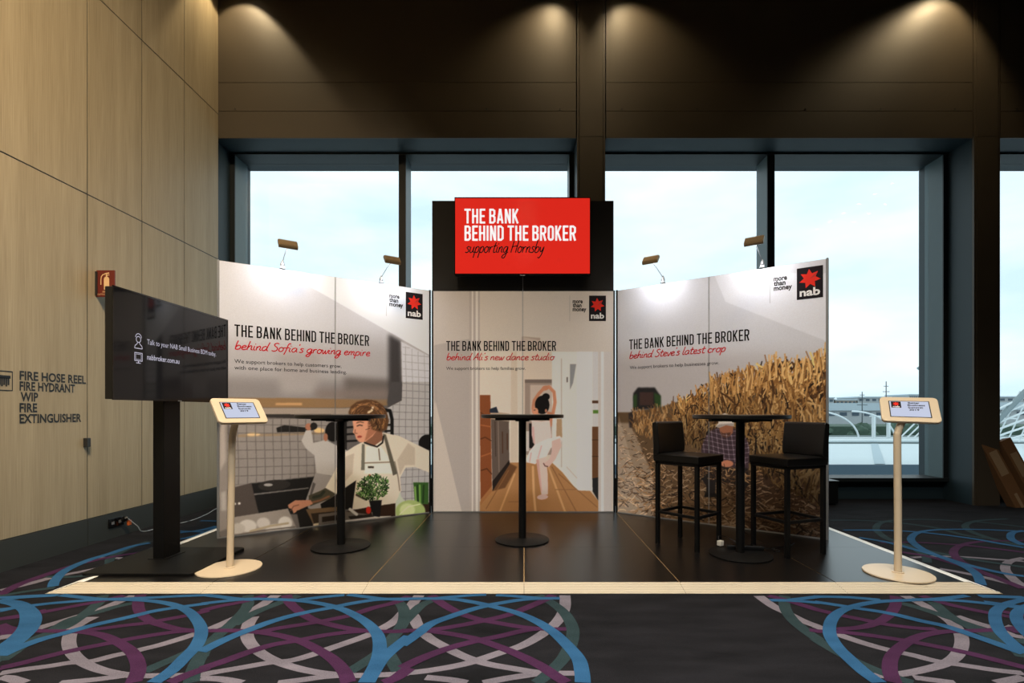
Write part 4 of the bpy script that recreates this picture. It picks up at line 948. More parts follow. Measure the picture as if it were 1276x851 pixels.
def banner(k):
    p = Print()
    for c in ART['M' if k == 'M' else k]:
        p.cmd(*c)
        if k == 'L' and c[1] == (26, 26, 28): herbs(p)
        if k == 'L' and c[1] == (214, 196, 168): hair(p, random.Random(2))
    if k == 'R':
        soft = p.a.copy(); corn(p)
        p.cmd('P', (228, 214, 200), 2, 0, [(14, 1060), (350, -40), (-20, -40)], .24)
        for c in ART['F']: p.cmd(*c)
        plaid(p)
        q = random.Random(5)
        for i in range(160):
            p.stroke(q.uniform(850, 1420), q.uniform(430, 560), q.uniform(30, 70), q.uniform(-40, 220), q.uniform(5, 10), q.choice([(170, 138, 100), (110, 80, 52), (70, 50, 36)]), q.uniform(-.6, .6))
        p.cmd('P', (225, 225, 225), 2, 0, [(1200, 1600), (1980, 1300), (1980, 1720), (1200, 2060)], .0)
    nz = np.random.default_rng(1).normal(0, .012, p.a.shape[:2])[..., None]
    a = np.clip(p.a + nz, 0, 1)
    a = a.reshape(PH // 2, 2, PW // 2, 2, 3).mean((1, 3))
    lin = np.minimum(.9, (lambda q_: q_ * (.85 + .75 * q_))(np.where(a <= .04045, a / 12.92, ((a + .055) / 1.055) ** 2.4)))
    lin = lin * np.array([.97, 1.0, 1.05] if k == 'M' else [.93, .985, 1.08])
    t = thing('display_panel', LAB[k], 'display wall', (ORG[k][0], ORG[k][1], 0), ANG[k], 'printed display walls of the booth')
    cw = 1.970 / (PW // 2); ch = 2.4 / (PH // 2)
    mid = int(.975 / cw)
    for c0, c1 in ((0, mid + 1), (mid, PW // 2)):
        nx, ny = c1 - c0, PH // 2
        xs_ = (np.arange(c0, c1) + .5) * cw; zs_ = (np.arange(ny) + .5) * ch
        xs_ = xs_ * (BW / 1.970)
        if c0: xs_[0] += .004
        zs_[0] = .012; zs_[-1] = 2.398
        X, Z = np.meshgrid(xs_, zs_)
        co_ = np.stack([X, np.zeros_like(X), Z], -1).reshape(-1, 3).astype(np.float32)
        idx = np.arange(nx * ny).reshape(ny, nx)
        q = np.stack([idx[:-1, :-1], idx[:-1, 1:], idx[1:, 1:], idx[1:, :-1]], -1).reshape(-1, 4)
        me = bpy.data.meshes.new('graphic_panel')
        me.vertices.add(len(co_)); me.vertices.foreach_set('co', co_.ravel())
        me.loops.add(q.size); me.loops.foreach_set('vertex_index', q.ravel().astype(np.int32))
        me.polygons.add(len(q)); me.polygons.foreach_set('loop_start', np.arange(0, q.size, 4, dtype=np.int32))
        me.polygons.foreach_set('loop_total', np.full(len(q), 4, np.int32))
        me.update()
        at = me.color_attributes.new('ink', 'FLOAT_COLOR', 'POINT')
        cc = np.ones((nx * ny, 4), np.float32); cc[:, :3] = lin[:, c0:c1].reshape(-1, 3)
        at.data.foreach_set('color', cc.ravel())
        me.materials.append(M['ink_print'])
        o = bpy.data.objects.new('graphic_panel', me); C.objects.link(o); o.parent = t
    MB().box(.0, BW, .004, .028, 0.002, 2.40).build('backing_panel', 'alu', t)
    for a, b_, mm in ((-.016, -.001, 'plastic' if k != 'L' else 'alu'), (BW + .001, BW + .016, 'plastic' if k != 'R' else 'alu')):
        MB().box(a, b_, -.006, .03, 0.0, 2.405).build('edge_profile', mm, t)
    MB().box(0, BW, -.006, .004, 0.0, .011).build('bottom_rail', 'alu', t)
    MB().box(.973, .976, -.0012, 0.004, .011, 2.399).build('seam', 'alu', t)
    # print lettering
    hx, hw_ = (.115, 1.187) if k == 'L' else (.141, 1.192) if k == 'M' else (.136, 1.204)
    block('THE BANK BEHIND THE BROKER', hx, 1.752, hw_, .106, 'headline', 'ink', t, -.0015)
    st = {'L': ("behind Sofia's growing empire", 1.205, 1.640, .012), 'M': ("behind Ali's new dance studio", 1.18, 1.652, 0), 'R': ("behind Steve's latest crop", 1.0, 1.655, .01)}[k]
    script(st[0], hx, st[2], st[1], .078, 'handwritten_line', 'redink', t, -.0015, rise=st[3])
    if k == 'L':
        sans('We support brokers to help customers grow,', .115, 1.520, .915, .034, 'small_print', 'greyink', t, -.0015)
        sans('with one place for home and business lending.', .115, 1.464, .965, .034, 'small_print', 'greyink', t, -.0015)
    elif k == 'M':
        sans('We support brokers to help families grow.', .141, 1.545, .861, .034, 'small_print', 'greyink', t, -.0015)
    else:
        sans('We support brokers to help businesses grow.', .145, 1.545, .921, .034, 'small_print', 'greyink', t, -.0015)
    lx0, lx1 = (1.688, 1.878) if k == 'L' else (1.690, 1.873) if k == 'M' else (1.731, 1.932)
    logo(t, lx0, lx1, 2.075, 2.350, -.0015)
    mx0 = lx0 - .178 - (.008 if k == 'R' else 0)
    for i, s_ in enumerate(('more', 'than', 'money')):
        sans(s_, mx0, 2.268 - i * .043, (.108, .096, .148)[i], .044, 'small_print', 'ink', t, -.0015, bold=.03)
    MB().add([(mx0 - .033, -.0015, 2.075), (mx0 - .030, -.0015, 2.075), (mx0 - .030, -.0015, 2.35), (mx0 - .033, -.0015, 2.35)], [(0, 1, 2, 3)]).build('thin_rule', 'paleink', t)
    return t
for k in 'LMR': banner(k)

# arm lights clipped to the tops of the angled walls
def armlight(k, s_, d, dz, label, power=9):
    a = ANG[k]; ox, oy = ORG[k]
    t = thing('arm_light', label, 'light', (ox + s_ * math.cos(a), oy + s_ * math.sin(a), 2.405), a, 'arm lights on top of the display walls')
    sw = .0
    MB().box(-.022, .022, -.012, .036, -.0, .008).box(-.018, .018, .002, .020, .008, .03).build('clamp', 'alu', t, bevel=.003)
    MB().lathe([(.017, 0), (.020, .012), (.012, .035), (.006, .05)], 16, Matrix.Translation((0, .011, .028))).build('joint', 'alu', t, smooth=True)
    MB().tube([(0, .011, .06), (sw, -d * .5, .03 + dz * .55), (sw, -d + .01, dz - .012)], .0035, 8).build('arm', 'alu', t, smooth=True)
    mx = Matrix.Translation((sw, -d, dz)) @ Matrix.Rotation(R(50), 4, 'X')
    h = MB()
    pr = [(-.045, -.012), (.045, -.012), (.047, .004), (.036, .02), (-.036, .02), (-.047, .004)]
    m2 = mx @ Matrix.Rotation(R(90), 4, 'Z') @ Matrix.Rotation(R(90), 4, 'X')
    h.prism(pr, -.078, .078, m2)
    hd = h.build('lamp_head', 'lampmetal', t, bevel=.003)
    f = MB()
    for i in range(11):
        x = -.066 + i * .0132
        f.box(x - .002, x + .002, -.034, .034, .019, .027, mx)
    f.build('cooling_fins', 'lampmetal', t)
    MB().box(-.070, .070, -.038, .038, -.0145, -.0122, mx).build('lit_lens', 'lamplit', t)
    l = bpy.data.lights.new('lamp', 'AREA'); l.shape = 'RECTANGLE'; l.size = .13; l.size_y = .07; l.energy = power
    l.color = (.97, .98, 1.0); l.spread = R(150)
    o = bpy.data.objects.new('lamp', l); C.objects.link(o); o.parent = t
    o.location = (sw, -d + .022, dz - .018); o.rotation_euler = (R(50), 0, 0)
    return t
armlight('L', .503, .25, .155, 'clip-on arm light above the cook print, nearer the oak wall', 2.2)
armlight('L', 1.43, .30, .16, 'clip-on arm light above the cook print, nearer the red screen', 2.2)
armlight('R', .505, .30, .165, 'clip-on arm light above the corn print, nearer the red screen', 2.2)
armlight('R', 1.447, .30, .165, 'clip-on arm light above the corn print, in front of the window mullion', 2.2)

# black tower board and the red monitor
tw = thing('backing_tower', 'tall black board rising behind the middle display wall', 'board', (0, 5.64, 0))
MB().box(-1.006, -.0155, -.02, .02, .0, 3.40).build('board_half', 'board', tw, bevel=.002)
MB().box(-.0105, .980, -.02, .02, .0, 3.40).build('board_half', 'board', tw, bevel=.002)
MB().box(-.0165, -.0095, -.0215, -.019, 2.41, 3.39).build('joint_strip', 'alu', tw)
rm = thing('red_screen', 'wall-hung monitor lit bright red with white lettering', 'monitor', (-.016, 5.50, 2.955))
MB().box(-.722, .722, -.045, .015, -.412, .412).build('housing', 'plastic', rm, bevel=.004)
MB().box(-.30, .30, .015, .115, -.18, .18).build('wall_bracket', 'dark', rm)
fr = MB()
fr.box(-.722, .722, -.052, -.0452, .403, .412).box(-.722, .722, -.052, -.0452, -.412, -.398).box(-.722, -.714, -.052, -.0452, -.398, .403).box(.714, .722, -.052, -.0452, -.398, .403)
fr.build('bezel', 'bezel', rm)
MB().box(-.025, .025, -.053, -.0455, -.420, -.4125).build('brand_tab', 'alu', rm)
MB().box(-.714, .714, -.0475, -.0452, -.398, .403).build('screen', 'screenred', rm)
block('THE BANK', -.617, .135, .575, .155, 'headline', 'textwhite', rm, -.0485, stroke=.15)
block('BEHIND THE BROKER', -.617, -.048, 1.185, .160, 'headline', 'textwhite', rm, -.0485, stroke=.15)
script('supporting Hornsby', -.61, -.175, .845, .13, 'handwritten_line', 'textblackscr', rm, -.0485, stroke=.085)

# left floor stand with dark monitor
fs = thing('floor_stand_monitor', 'large dark monitor on a black floor stand by the oak wall', 'monitor', (-2.58, 3.84, 0), R(89.6))
MB().box(-.615, .615, .0, .05, 1.175, 1.885).build('housing', 'plastic', fs, bevel=.005)
b = MB()
for x0, x1, z0, z1 in ((-.62, .62, 1.877, 1.89), (-.62, .62, 1.17, 1.185), (-.62, -.61, 1.185, 1.877), (.61, .62, 1.185, 1.877)): b.box(x0, x1, -.006, .0, z0, z1)
b.build('bezel', 'bezel', fs)
MB().box(-.61, .61, -.0035, -.0008, 1.185, 1.877).build('screen', 'screenoff', fs)
MB().box(-.02, .02, -.0075, -.006, 1.172, 1.178).build('brand_tab', 'alu', fs)
MB().box(-.09, .09, .05, .13, .02, 1.80).box(-.20, .20, .05, .07, 1.35, 1.7).build('post', 'black', fs, bevel=.004)
MB().box(-.10, .10, .02, .16, .018, .022).build('foot_flange', 'black', fs)
base = MB().prism(rounded(.665, .745, .03, 4, -.09, .005), .0, .018); base.build('base_plate', 'black', fs, bevel=.003)
# items: local x is world +y
def circ(b, cx, cz, r, w, a0=0, a1=360, n=18, y=-.0045, sx=1):
    b.ribbon([(cx + r * sx * math.cos(R(a0 + (a1 - a0) * i / n)), cz + r * math.sin(R(a0 + (a1 - a0) * i / n))) for i in range(n + 1)], w, y)
ic = MB(); X0 = 3.2 + .235 - 3.84
circ(ic, X0, 1.578, .020, .005); circ(ic, X0, 1.590, .026, .005, 0, 180)
ic.ribbon([(X0 - .034, 1.518), (X0 - .030, 1.535), (X0 - .012, 1.548), (X0 - .008, 1.56)], .005, -.0045)
ic.ribbon([(X0 + .034, 1.518), (X0 + .030, 1.535), (X0 + .012, 1.548), (X0 + .008, 1.56)], .005, -.0045)
ic.ribbon([(X0 - .034, 1.518), (X0 + .034, 1.518)], .005, -.0045)
ic.build('person_icon', 'textlit', fs)
ic = MB()
ic.ribbon([(X0 - .033, 1.435), (X0 + .033, 1.435), (X0 + .033, 1.488), (X0 - .033, 1.488), (X0 - .033, 1.435)], .005, -.0045)
ic.ribbon([(X0 - .024, 1.444), (X0 + .024, 1.444), (X0 + .024, 1.479), (X0 - .024, 1.479), (X0 - .024, 1.444)], .003, -.0045)
ic.ribbon([(X0, 1.435), (X0, 1.422)], .008, -.0045); ic.ribbon([(X0 - .02, 1.42), (X0 + .02, 1.42)], .005, -.0045)
ic.build('monitor_icon', 'textlit', fs)
sans('Talk to your NAB Small Business BDM today.', X0 + .078, 1.556, .775, .036, 'screen_lettering', 'textlit', fs, -.0045)
sans('nabbroker.com.au', X0 + .078, 1.452, .325, .036, 'screen_lettering', 'textlit', fs, -.0045, bold=.012)

# tablet kiosks
def kiosk(label, bx, by, path, tc_, f, roll=0.0):
    t = thing('tablet_kiosk', label, 'kiosk', (bx, by, 0), 0, 'cream tablet kiosks')
    MB().lathe([(.0, .0), (.203, .0), (.205, .004), (.203, .010), (.0, .0112)], 64).build('base', 'cream', t, smooth=True)
    MB().lathe([(.036, .0112), (.036, .016), (.024, .018), (.024, .012)], 24).build('base_collar', 'cream', t, smooth=True)
    P = catmull([(x - bx, y - by, z) for x, y, z in path], 8)
    MB().tube(P, .0225, 20).build('pole', 'cream', t, smooth=True)
    fx, fy = f; u = Vector((-fy, fx, 0)).normalized()
    up = Vector((-fx * .68, -fy * .68, .735)).normalized()
    n_ = u.cross(up).normalized()
    mx = Matrix((u, up, n_)).transposed().to_4x4() @ Matrix.Rotation(R(roll), 4, 'Z')
    mx.translation = Vector((tc_[0] - bx, tc_[1] - by, tc_[2]))
    def tp(nm, b, m, par, **k):
        o = b.build(nm, m, par, **k); return o
    e = MB().prism(rounded(.325, .225, .028, 6), -.022, 0).build('tablet_enclosure', 'cream', t, bevel=.004)
    e.matrix_local = mx
    MB().prism(rounded(.19, .13, .02, 4), -.040, -.022).build('rear_mount', 'cream', e)
    MB().prism(rounded(.228, .150, .002, 2), .0003, .0012).build('black_surround', 'plastic', e)
    MB().prism(rounded(.216, .140, .001, 1), .0013, .0020).build('screen', 'padlit', e)
    # screen contents, drawn flat in the tablet plane
    # (logo at the left, four short lines at the right)
    hold = MB().add([(-.066, .0, .026 - .019), (-.020, .0, .026 - .019), (-.020, 0, .055), (-.066, 0, .055)], [(0, 1, 2, 3)])
    lg = hold.build('logo', 'logoblack', e); lg.scale = (1.22,) * 3; lg.rotation_euler = (R(-90), 0, 0); lg.location = (-.02, 0, .0025)
    w = .046; cx = -.043; cz = .036; pts = []
    for i in range(14):
        a = R(94) - i * math.pi / 7; r = .017 if i % 2 == 0 else .009
        pts.append((cx + r * math.cos(a), -.0004, cz + r * math.sin(a)))
    ink2 = MB().add(pts + [(cx, -.0004, cz)], [(i, (i + 1) % 14, 14) for i in range(14)]).build('logo_star', 'logored', e)
    ink2.scale = (1.22,) * 3
    ink2.rotation_euler = (R(-90), 0, 0); ink2.location = (-.02, 0, .0025)
    o = sans('nab', -.043 - .016, .0100, .032, .012, 'logo_lettering', 'logowhite', e, -.0004, bold=.03)
    o.scale = (1.22,) * 3
    o.rotation_euler = (R(-90), 0, 0); o.location = (-.02, 0, .0025)
    for i, (s_, wd) in enumerate((('Better', .052), ('Business', .078), ('Summit', .068), ('2019', .046))):
        o = sans(s_, .0, .040 - i * .0175, wd, .0125, 'screen_lettering', 'ink', e, 0, bold=.03)
        o.scale = (1.22,) * 3
        o.rotation_euler = (R(-90), 0, 0); o.location = (-.008 + (.004 if i in (0, 3) else 0), 0, .0025)
kiosk('cream tablet kiosk standing beside the black floor stand monitor', -2.050, 3.575,
      [(-2.047, 3.575, .012), (-2.040, 3.575, .4), (-2.032, 3.575, .86), (-2.022, 3.572, .95), (-1.995, 3.56, 1.03), (-1.965, 3.535, 1.075)],
      (-1.955, 3.535, 1.105), (.8, -.6))
kiosk('cream tablet kiosk on the platform corner nearest the harbour window', 2.526, 3.470,
      [(2.526, 3.470, .012), (2.526, 3.470, .4), (2.522, 3.470, .88), (2.528, 3.47, .96), (2.558, 3.47, 1.035), (2.592, 3.475, 1.08)],
      (2.605, 3.47, 1.112), (-.42, -.907), -2.5)

# bar tables
TB = {}
def bar_table(x, y, label):
    t = thing('bar_table', label, 'table', (x, y, 0), 0, 'round black bar tables')
    if not TB:
        TB['tabletop'] = MB().lathe([(0, 1.040), (.343, 1.040), (.35, 1.046), (.35, 1.066), (.346, 1.070), (0, 1.070)], 72).build('tabletop', 'top', t, smooth=True)
        TB['under_frame'] = MB().box(-.23, .23, -.035, .035, 1.020, 1.040).box(-.035, .035, -.23, .23, 1.020, 1.040).lathe([(.06, 1.012), (.06, 1.0205)], 24).build('under_frame', 'black', t)
        TB['pole'] = MB().lathe([(.032, .016), (.032, 1.02)], 28).build('pole', 'black', t, smooth=True)
        TB['base'] = MB().lathe([(.0, .0), (.222, 0), (.229, .004), (.229, .009), (.220, .014), (.05, .018), (.04, .022), (0, .022)], 72).build('base', 'black', t, smooth=True)
    else:
        for o in list(TB.values()):
            c = o.copy(); C.objects.link(c); c.parent = t
bar_table(-1.484, 4.166, 'round black bar table in front of the cook print')
bar_table(-.014, 4.373, 'round black bar table in front of the dancer print')
bar_table(1.652, 3.925, 'round black bar table between the two bar stools')

# bar stools
def stool(x, y, rz, label):
    t = thing('bar_stool', label, 'stool', (x, y, 0), rz, 'black bar stools')
    w, d = .36, .39
    # seat cushion with a softened crown
    b = MB(); n = 10; v = []; f = []
    for j in range(n + 1):
        for i in range(n + 1):
            u_, v_ = i / n * 2 - 1, j / n * 2 - 1
            z = .752 - .010 * (max(abs(u_), abs(v_)) ** 6)
            v.append((u_ * (w / 2 + .012) * (1 - .01 * (abs(u_) > .99)), v_ * (d / 2 + .012), z))
    for j in range(n):
        for i in range(n):
            a = j * (n + 1) + i; f.append((a, a + 1, a + n + 2, a + n + 1))
    b.add(v, f)
    ring = [i for i in range(n + 1)] + [(j + 1) * (n + 1) - 1 for j in range(1, n + 1)] + [n * (n + 1) + i for i in range(n - 1, -1, -1)] + [j * (n + 1) for j in range(n - 1, 0, -1)]
    lo = [(v[i][0], v[i][1], .684) for i in ring]
    k = len(b.v); b.v += lo
    for i in range(len(ring)):
        j = (i + 1) % len(ring); b.f.append((ring[i], k + i, k + j, ring[j]))
    b.f.append(tuple(k + i for i in range(len(ring) - 1, -1, -1)))
    s_ = b.build('seat', 'leather', t, smooth=True, bevel=.008, seg=3)
    pi = MB().tube([(-w / 2 - .012, -d / 2 - .0125, .741), (w / 2 + .012, -d / 2 - .0125, .741)], .003, 6).tube([(-w / 2 - .0125, -d / 2, .741), (-w / 2 - .0125, d / 2, .741)], .003, 6).tube([(w / 2 + .0125, -d / 2, .741), (w / 2 + .0125, d / 2, .741)], .003, 6)
    pi.build('piping', 'leather', s_)
    # curved, slightly raked backrest
    b = MB(); N_ = 10; v = []; f = []
    prof = [(0, .755), (-.002, .80), (.004, .87), (.012, .94), (.018, 1.0)]
    for i in range(N_ + 1):
        u_ = i / N_ * 2 - 1; cx = u_ * (w / 2 + .012); cy = d / 2 - .045 + .016 * (1 - u_ * u_)
        for q, (dy, z) in enumerate(prof): v.append((cx, cy + dy, z))
        v.append((cx, cy + .032, 1.013))
        for q, (dy, z) in enumerate(reversed(prof)): v.append((cx, d / 2 + .014 + dy * .6 + .0 * u_, z if q < 4 else .70))
    m_ = len(prof) * 2 + 1
    for i in range(N_):
        for q in range(m_):
            a = i * m_ + q; c = i * m_ + (q + 1) % m_
            f.append((a, c, c + m_, a + m_))
    f.append(tuple(range(m_ - 1, -1, -1))); f.append(tuple(N_ * m_ + q for q in range(m_)))
    f = [tuple(reversed(q)) for q in f]
    b.add(v, f); b.build('backrest', 'leather', t, smooth=True, bevel=.006, seg=2)
    r = .015
    for sx in (-1, 1):
        for sy in (-1, 1):
            cx, cy = sx * (w / 2 - r), sy * (d / 2 - r)
            lg = MB().box(cx - r, cx + r, cy - r, cy + r, .006, .672).build('leg', 'black', t, bevel=.002)
            MB().box(cx - r + .001, cx + r - .001, cy - r + .001, cy + r - .001, .0, .006).build('foot_pad', 'plastic', lg)
    fr = MB().box(-w / 2, w / 2, -d / 2, -d / 2 + .03, .662, .684).box(-w / 2, w / 2, d / 2 - .03, d / 2, .662, .684).box(-w / 2, -w / 2 + .03, -d / 2, d / 2, .662, .684).box(w / 2 - .03, w / 2, -d / 2, d / 2, .662, .684)
    fr.build('seat_frame', 'black', t)
    for a in ((-w / 2 + .03, w / 2 - .03, -d / 2 + .004, -d / 2 + .026), (-w / 2 + .03, w / 2 - .03, d / 2 - .026, d / 2 - .004)):
        MB().box(*a, .255, .277).build('footrest_bar', 'black', t, bevel=.002)
    for a in ((-w / 2 + .004, -w / 2 + .026), (w / 2 - .026, w / 2 - .004)):
        MB().box(a[0], a[1], -d / 2 + .03, d / 2 - .03, .255, .277).build('footrest_bar', 'black', t, bevel=.002)
stool(1.352, 4.232, math.asin(.65), 'black leatherette bar stool left of the round table, low back to the corn print')
stool(2.074, 4.044, -math.asin(.94), 'black leatherette bar stool right of the round table, nearest the tablet kiosk')

# power board on the table base, cable and white adapter
pb = thing('power_board', 'slim black power board lying across the base of the bar table by the stools', 'power board', (1.735, 4.030, .0), R(-9))
MB().box(-.135, .135, -.028, .028, .016, .048).build('body', 'plastic', pb, bevel=.006)
for i in range(4):
    MB().box(-.105 + i * .06, -.065 + i * .06, -.018, .018, .0482, .0495).build('socket', 'bezel', pb)
tag(MB().tube(catmull([(1.87, 4.01, .03), (1.92, 4.05, .012), (1.97, 4.07, .008), (2.0, 4.03, .006), (1.965, 4.0, .006), (1.98, 4.10, .006), (2.16, 4.18, .006), (2.24, 4.26, .006)], 6), .0045, 8).build('power_cable', 'plastic', smooth=True),
    'thin black cable running from the power board under the right stool', 'cable')
ad = thing('plug_adapter', 'small white plug adapter on the edge of the table base by the stools', 'adapter', (1.575, 4.120, .0), R(30))
MB().box(-.022, .022, -.018, .018, .020, .060).build('body', 'whiteplastic', ad, bevel=.005)
MB().tube(catmull([(0, .01, .05), (.03, .04, .085), (.09, .01, .075), (.13, -.05, .04)], 5), .003, 6).build('cord', 'plastic', ad)

# ================================================================== things on the left wall
sg = thing('fire_extinguisher_sign', 'oxide red projecting sign with a cream fire extinguisher symbol', 'sign', (-3.660, 4.40, 2.19))
MB().box(0, .156, -.006, .006, -.114, .114).build('sign_plate', 'signred', sg, bevel=.002)
MB().box(-.0, .012, -.02, .02, -.10, .10).build('wall_bracket', 'dark', sg)
e = MB(); yy = -.0068
e.add([(x, yy, z) for x, z in ((.066, -.052), (.112, -.052), (.112, .040), (.104, .056), (.074, .056), (.066, .040))], [(0, 1, 2, 3, 4, 5)])
e.ribbon([(.089, .056), (.089, .078)], .012, yy); e.ribbon([(.070, .082), (.112, .090)], .010, yy); e.ribbon([(.089, .070), (.114, .074)], .007, yy)
e.ribbon([(.076, .080), (.058, .076), (.044, .058), (.040, .030), (.040, -.010)], .008, yy)
e.build('extinguisher_symbol', 'signcream', sg)
sans('FIRE', .056, -.078, .042, .014, 'sign_lettering', 'signcream', sg, yy)
sans('EXTINGUISHER', .012, -.100, .132, .014, 'sign_lettering', 'signcream', sg, yy)

ws = thing('wall_lettering', 'black stick-on fire equipment lettering with a hose icon on the oak wall', 'sign', (-3.6585, 3.724, 0), R(90))
lines = [('FIRE HOSE REEL', 1.327, .565), ('FIRE HYDRANT', 1.250, .460), ('WIP', 1.172, .135), ('FIRE', 1.092, .135), ('EXTINGUISHER', 1.012, .520)]
for s_, z, w_ in lines:
    sans(s_, 0 if s_ != 'WIP' else .008, z, w_, .064, 'lettering', 'letter', ws, -.0004, bold=.028)
ib = MB(); q = .15; ix = -.19; iz = 1.245
ib.ribbon([(ix, iz), (ix + q * .92, iz), (ix + q * .92, iz + q * .90), (ix, iz + q * .90), (ix, iz)], .006, -.0004)
ib.ribbon([(ix + .015, iz + .095), (ix + .030, iz + .095)], .035, -.0004)
ib.ribbon([(ix + .03, iz + .095), (ix + .125, iz + .095)], .022, -.0004)
for i in range(5): ib.ribbon([(ix + .050 + i * .015, iz + .09), (ix + .050 + i * .015, iz + (.028 if i % 2 else .038))], .013, -.0004)
ib.build('hose_icon', 'letter', ws)

tag(MB().box(-3.66, -3.625, 4.262, 4.300, .80, .875).build('cupboard_latch', 'dark', bevel=.004), 'small black latch on the oak wall below the fire lettering', 'latch')
po = thing('power_outlet', 'black double power outlet on the dark baseboard behind the floor stand', 'outlet', (-3.655, 4.60, .105))
MB().box(0, .008, -.085, .085, -.040, .040).build('face_plate', 'bezel', po, bevel=.002)
for y0 in (-.05, .03): MB().box(.008, .011, y0 - .01, y0 + .02, -.012, .012).build('socket', 'alu', po)
pl = thing('power_plug', 'orange plug and pale cable running from the baseboard outlet', 'plug', (-3.64, 4.655, .105))
MB().lathe([(.014, 0), (.02, .01), (.02, .045), (.008, .06)], 14, Matrix.Rotation(R(60), 4, 'Y')).build('plug_body', 'plastic', pl, smooth=True)
MB().box(.03, .05, .01, .045, -.045, .0).build('orange_tag', 'orange', pl, bevel=.003)
MB().tube(catmull([(.05, .0, .02), (.09, .06, -.06), (.10, .12, -.125), (.13, .35, -.13), (.22, .62, -.13), (.18, .95, -.13), (.10, 1.3, -.13), (.3, 1.38, -.13)], 6), .004, 6).build('cable', 'cable', pl, smooth=True)

# right side of the room: leaning cardboard and a small black box
def slab(x, y, w, h, th, lean, tilt, rz, label):
    t = thing('cardboard_box', label, 'box', (x, y, FZ), rz, 'flat cardboard boxes leaning by the window')
    mx = Matrix.Rotation(R(-lean), 4, 'X') @ Matrix.Rotation(R(tilt), 4, 'Y')
    MB().box(-w / 2, w / 2, 0, th, 0, h, mx).build('carton', 'card', t, bevel=.003)
    MB().box(-w * .30, w * .34, -.0012, -.0002, h * .46, h * .80, mx).build('paper_label', 'label', t)
    MB().box(-.02, .02, -.0018, -.0004, .0, h * .2, mx).build('tape', 'label', t)
    return t
slab(5.83, 6.00, .17, .88, .10, 12, -20, R(4), 'narrow brown cardboard box leaning left against the right column')
slab(6.05, 5.98, .15, .86, .10, 12, -20, R(4), 'narrow brown cardboard box leaning beside the window, right of its twin')
bb = thing('black_equipment_box', 'small black box on the carpet behind the right display wall', 'box', (3.62, 6.28, FZ))
MB().box(-.16, .14, -.14, .14, .02, .27).build('body', 'plastic', bb, bevel=.008)
MB().box(-.17, .15, -.15, .15, .27, .295).build('lid', 'plastic', bb, bevel=.006)
for a in (-.13, .09):
    for c in (-.12, .10): MB().box(a, a + .03, c, c + .03, 0, .02).build('foot', 'plastic', bb)

# ================================================================== outside
MB().box(-400, 500, 7.2, 900, -9.2, -9.0).build('ground', 'ground', kind='structure')
tr = thing('terrace_roof', 'white membrane roof outside the windows with a dark slate edge', 'roof', (6, 20, -9))
def op(nm, b, m, par, org, **k): return b.build(nm, m, par, loc=(-org[0], -org[1], -org[2]), **k)
O = (6, 20, -9)
b = MB().add([(-30, 12, -.15), (45, 12, -.15), (45, 30, -.82), (-30, 30, -.82)], [(0, 1, 2, 3)])
b.add([(-30, 12, -9), (45, 12, -9), (45, 30, -9), (-30, 30, -9), (-30, 12, -.155), (45, 12, -.155), (45, 30, -.825), (-30, 30, -.825)], [(0, 3, 2, 1), (2, 3, 7, 6), (0, 4, 7, 3), (1, 2, 6, 5)])
op('roof_deck', b, 'roof', tr, O)
op('roof_edge', MB().box(-30, 45, 11.9, 12.0, -9, -.152), 'parapet', tr, O)
op('walkway_patch', MB().add([(8.2, 12.02, -.14), (8.45, 12.02, -.14), (20.6, 29.9, -.80), (20.2, 29.9, -.80)], [(0, 1, 2, 3)]), 'roofpatch', tr, O)
op('edge_rail', MB().tube([(-30, 30, -.62), (45, 30, -.62)], .10, 8), 'pipe', tr, O)
lg_ = thing('window_ledge', 'slate metal ledge outside below the windows', 'ledge', (2, 7.1, 0))
op('ledge_top', MB().box(-4, 12, 6.9, 7.25, .12, .17), 'parapet', lg_, (2, 7.1, 0))
# curved white canopy ribs on the far edge of the roof
def at(px, py, Y): return ((px - 653) / 640 * Y, Y, 1.1 - (py - 512) / 640 * Y)
cn = thing('ribbed_canopy', 'white curved steel canopy ribs beyond the terrace roof', 'canopy', (20, 31, -9))
CO = (20, 31, -9)
zt, zb = 1.05, -.62
def rib(x, lean=2.2, h=1.7, r=.055, m='pipe'):
    pts = []
    for i in range(11):
        t = i / 10
        pts.append((x + lean * math.sin(t * math.pi / 2) * 1.0, 31, zb + h * math.cos(t * math.pi / 2)))
    op('canopy_rib', MB().tube(pts, r, 8), m, cn, CO, smooth=True)
for x in (15.4, 17.6, 19.8, 22.0, 24.2): rib(x, 2.6)
for i, x in enumerate((21.1, 22.0, 24.8, 27.0)):
    op('canopy_post', MB().box(x - .06, x + .06, 30.9, 31.1, zb, .78), 'pipe', cn, CO)
for i in range(7):
    op('canopy_rib', MB().tube([(22.6 + i * .42, 31, zb), (24.0 + i * .42, 31.2, .60 - i * .02)], .045, 8), 'pipe', cn, CO)
op('canopy_beam', MB().tube([(12, 31, zb + .08), (34, 31, zb + .08)], .07, 8), 'pipe', cn, CO)
op('canopy_beam', MB().tube([(21, 31.2, .78), (30, 31.2, .62)], .045, 8), 'pipe', cn, CO)
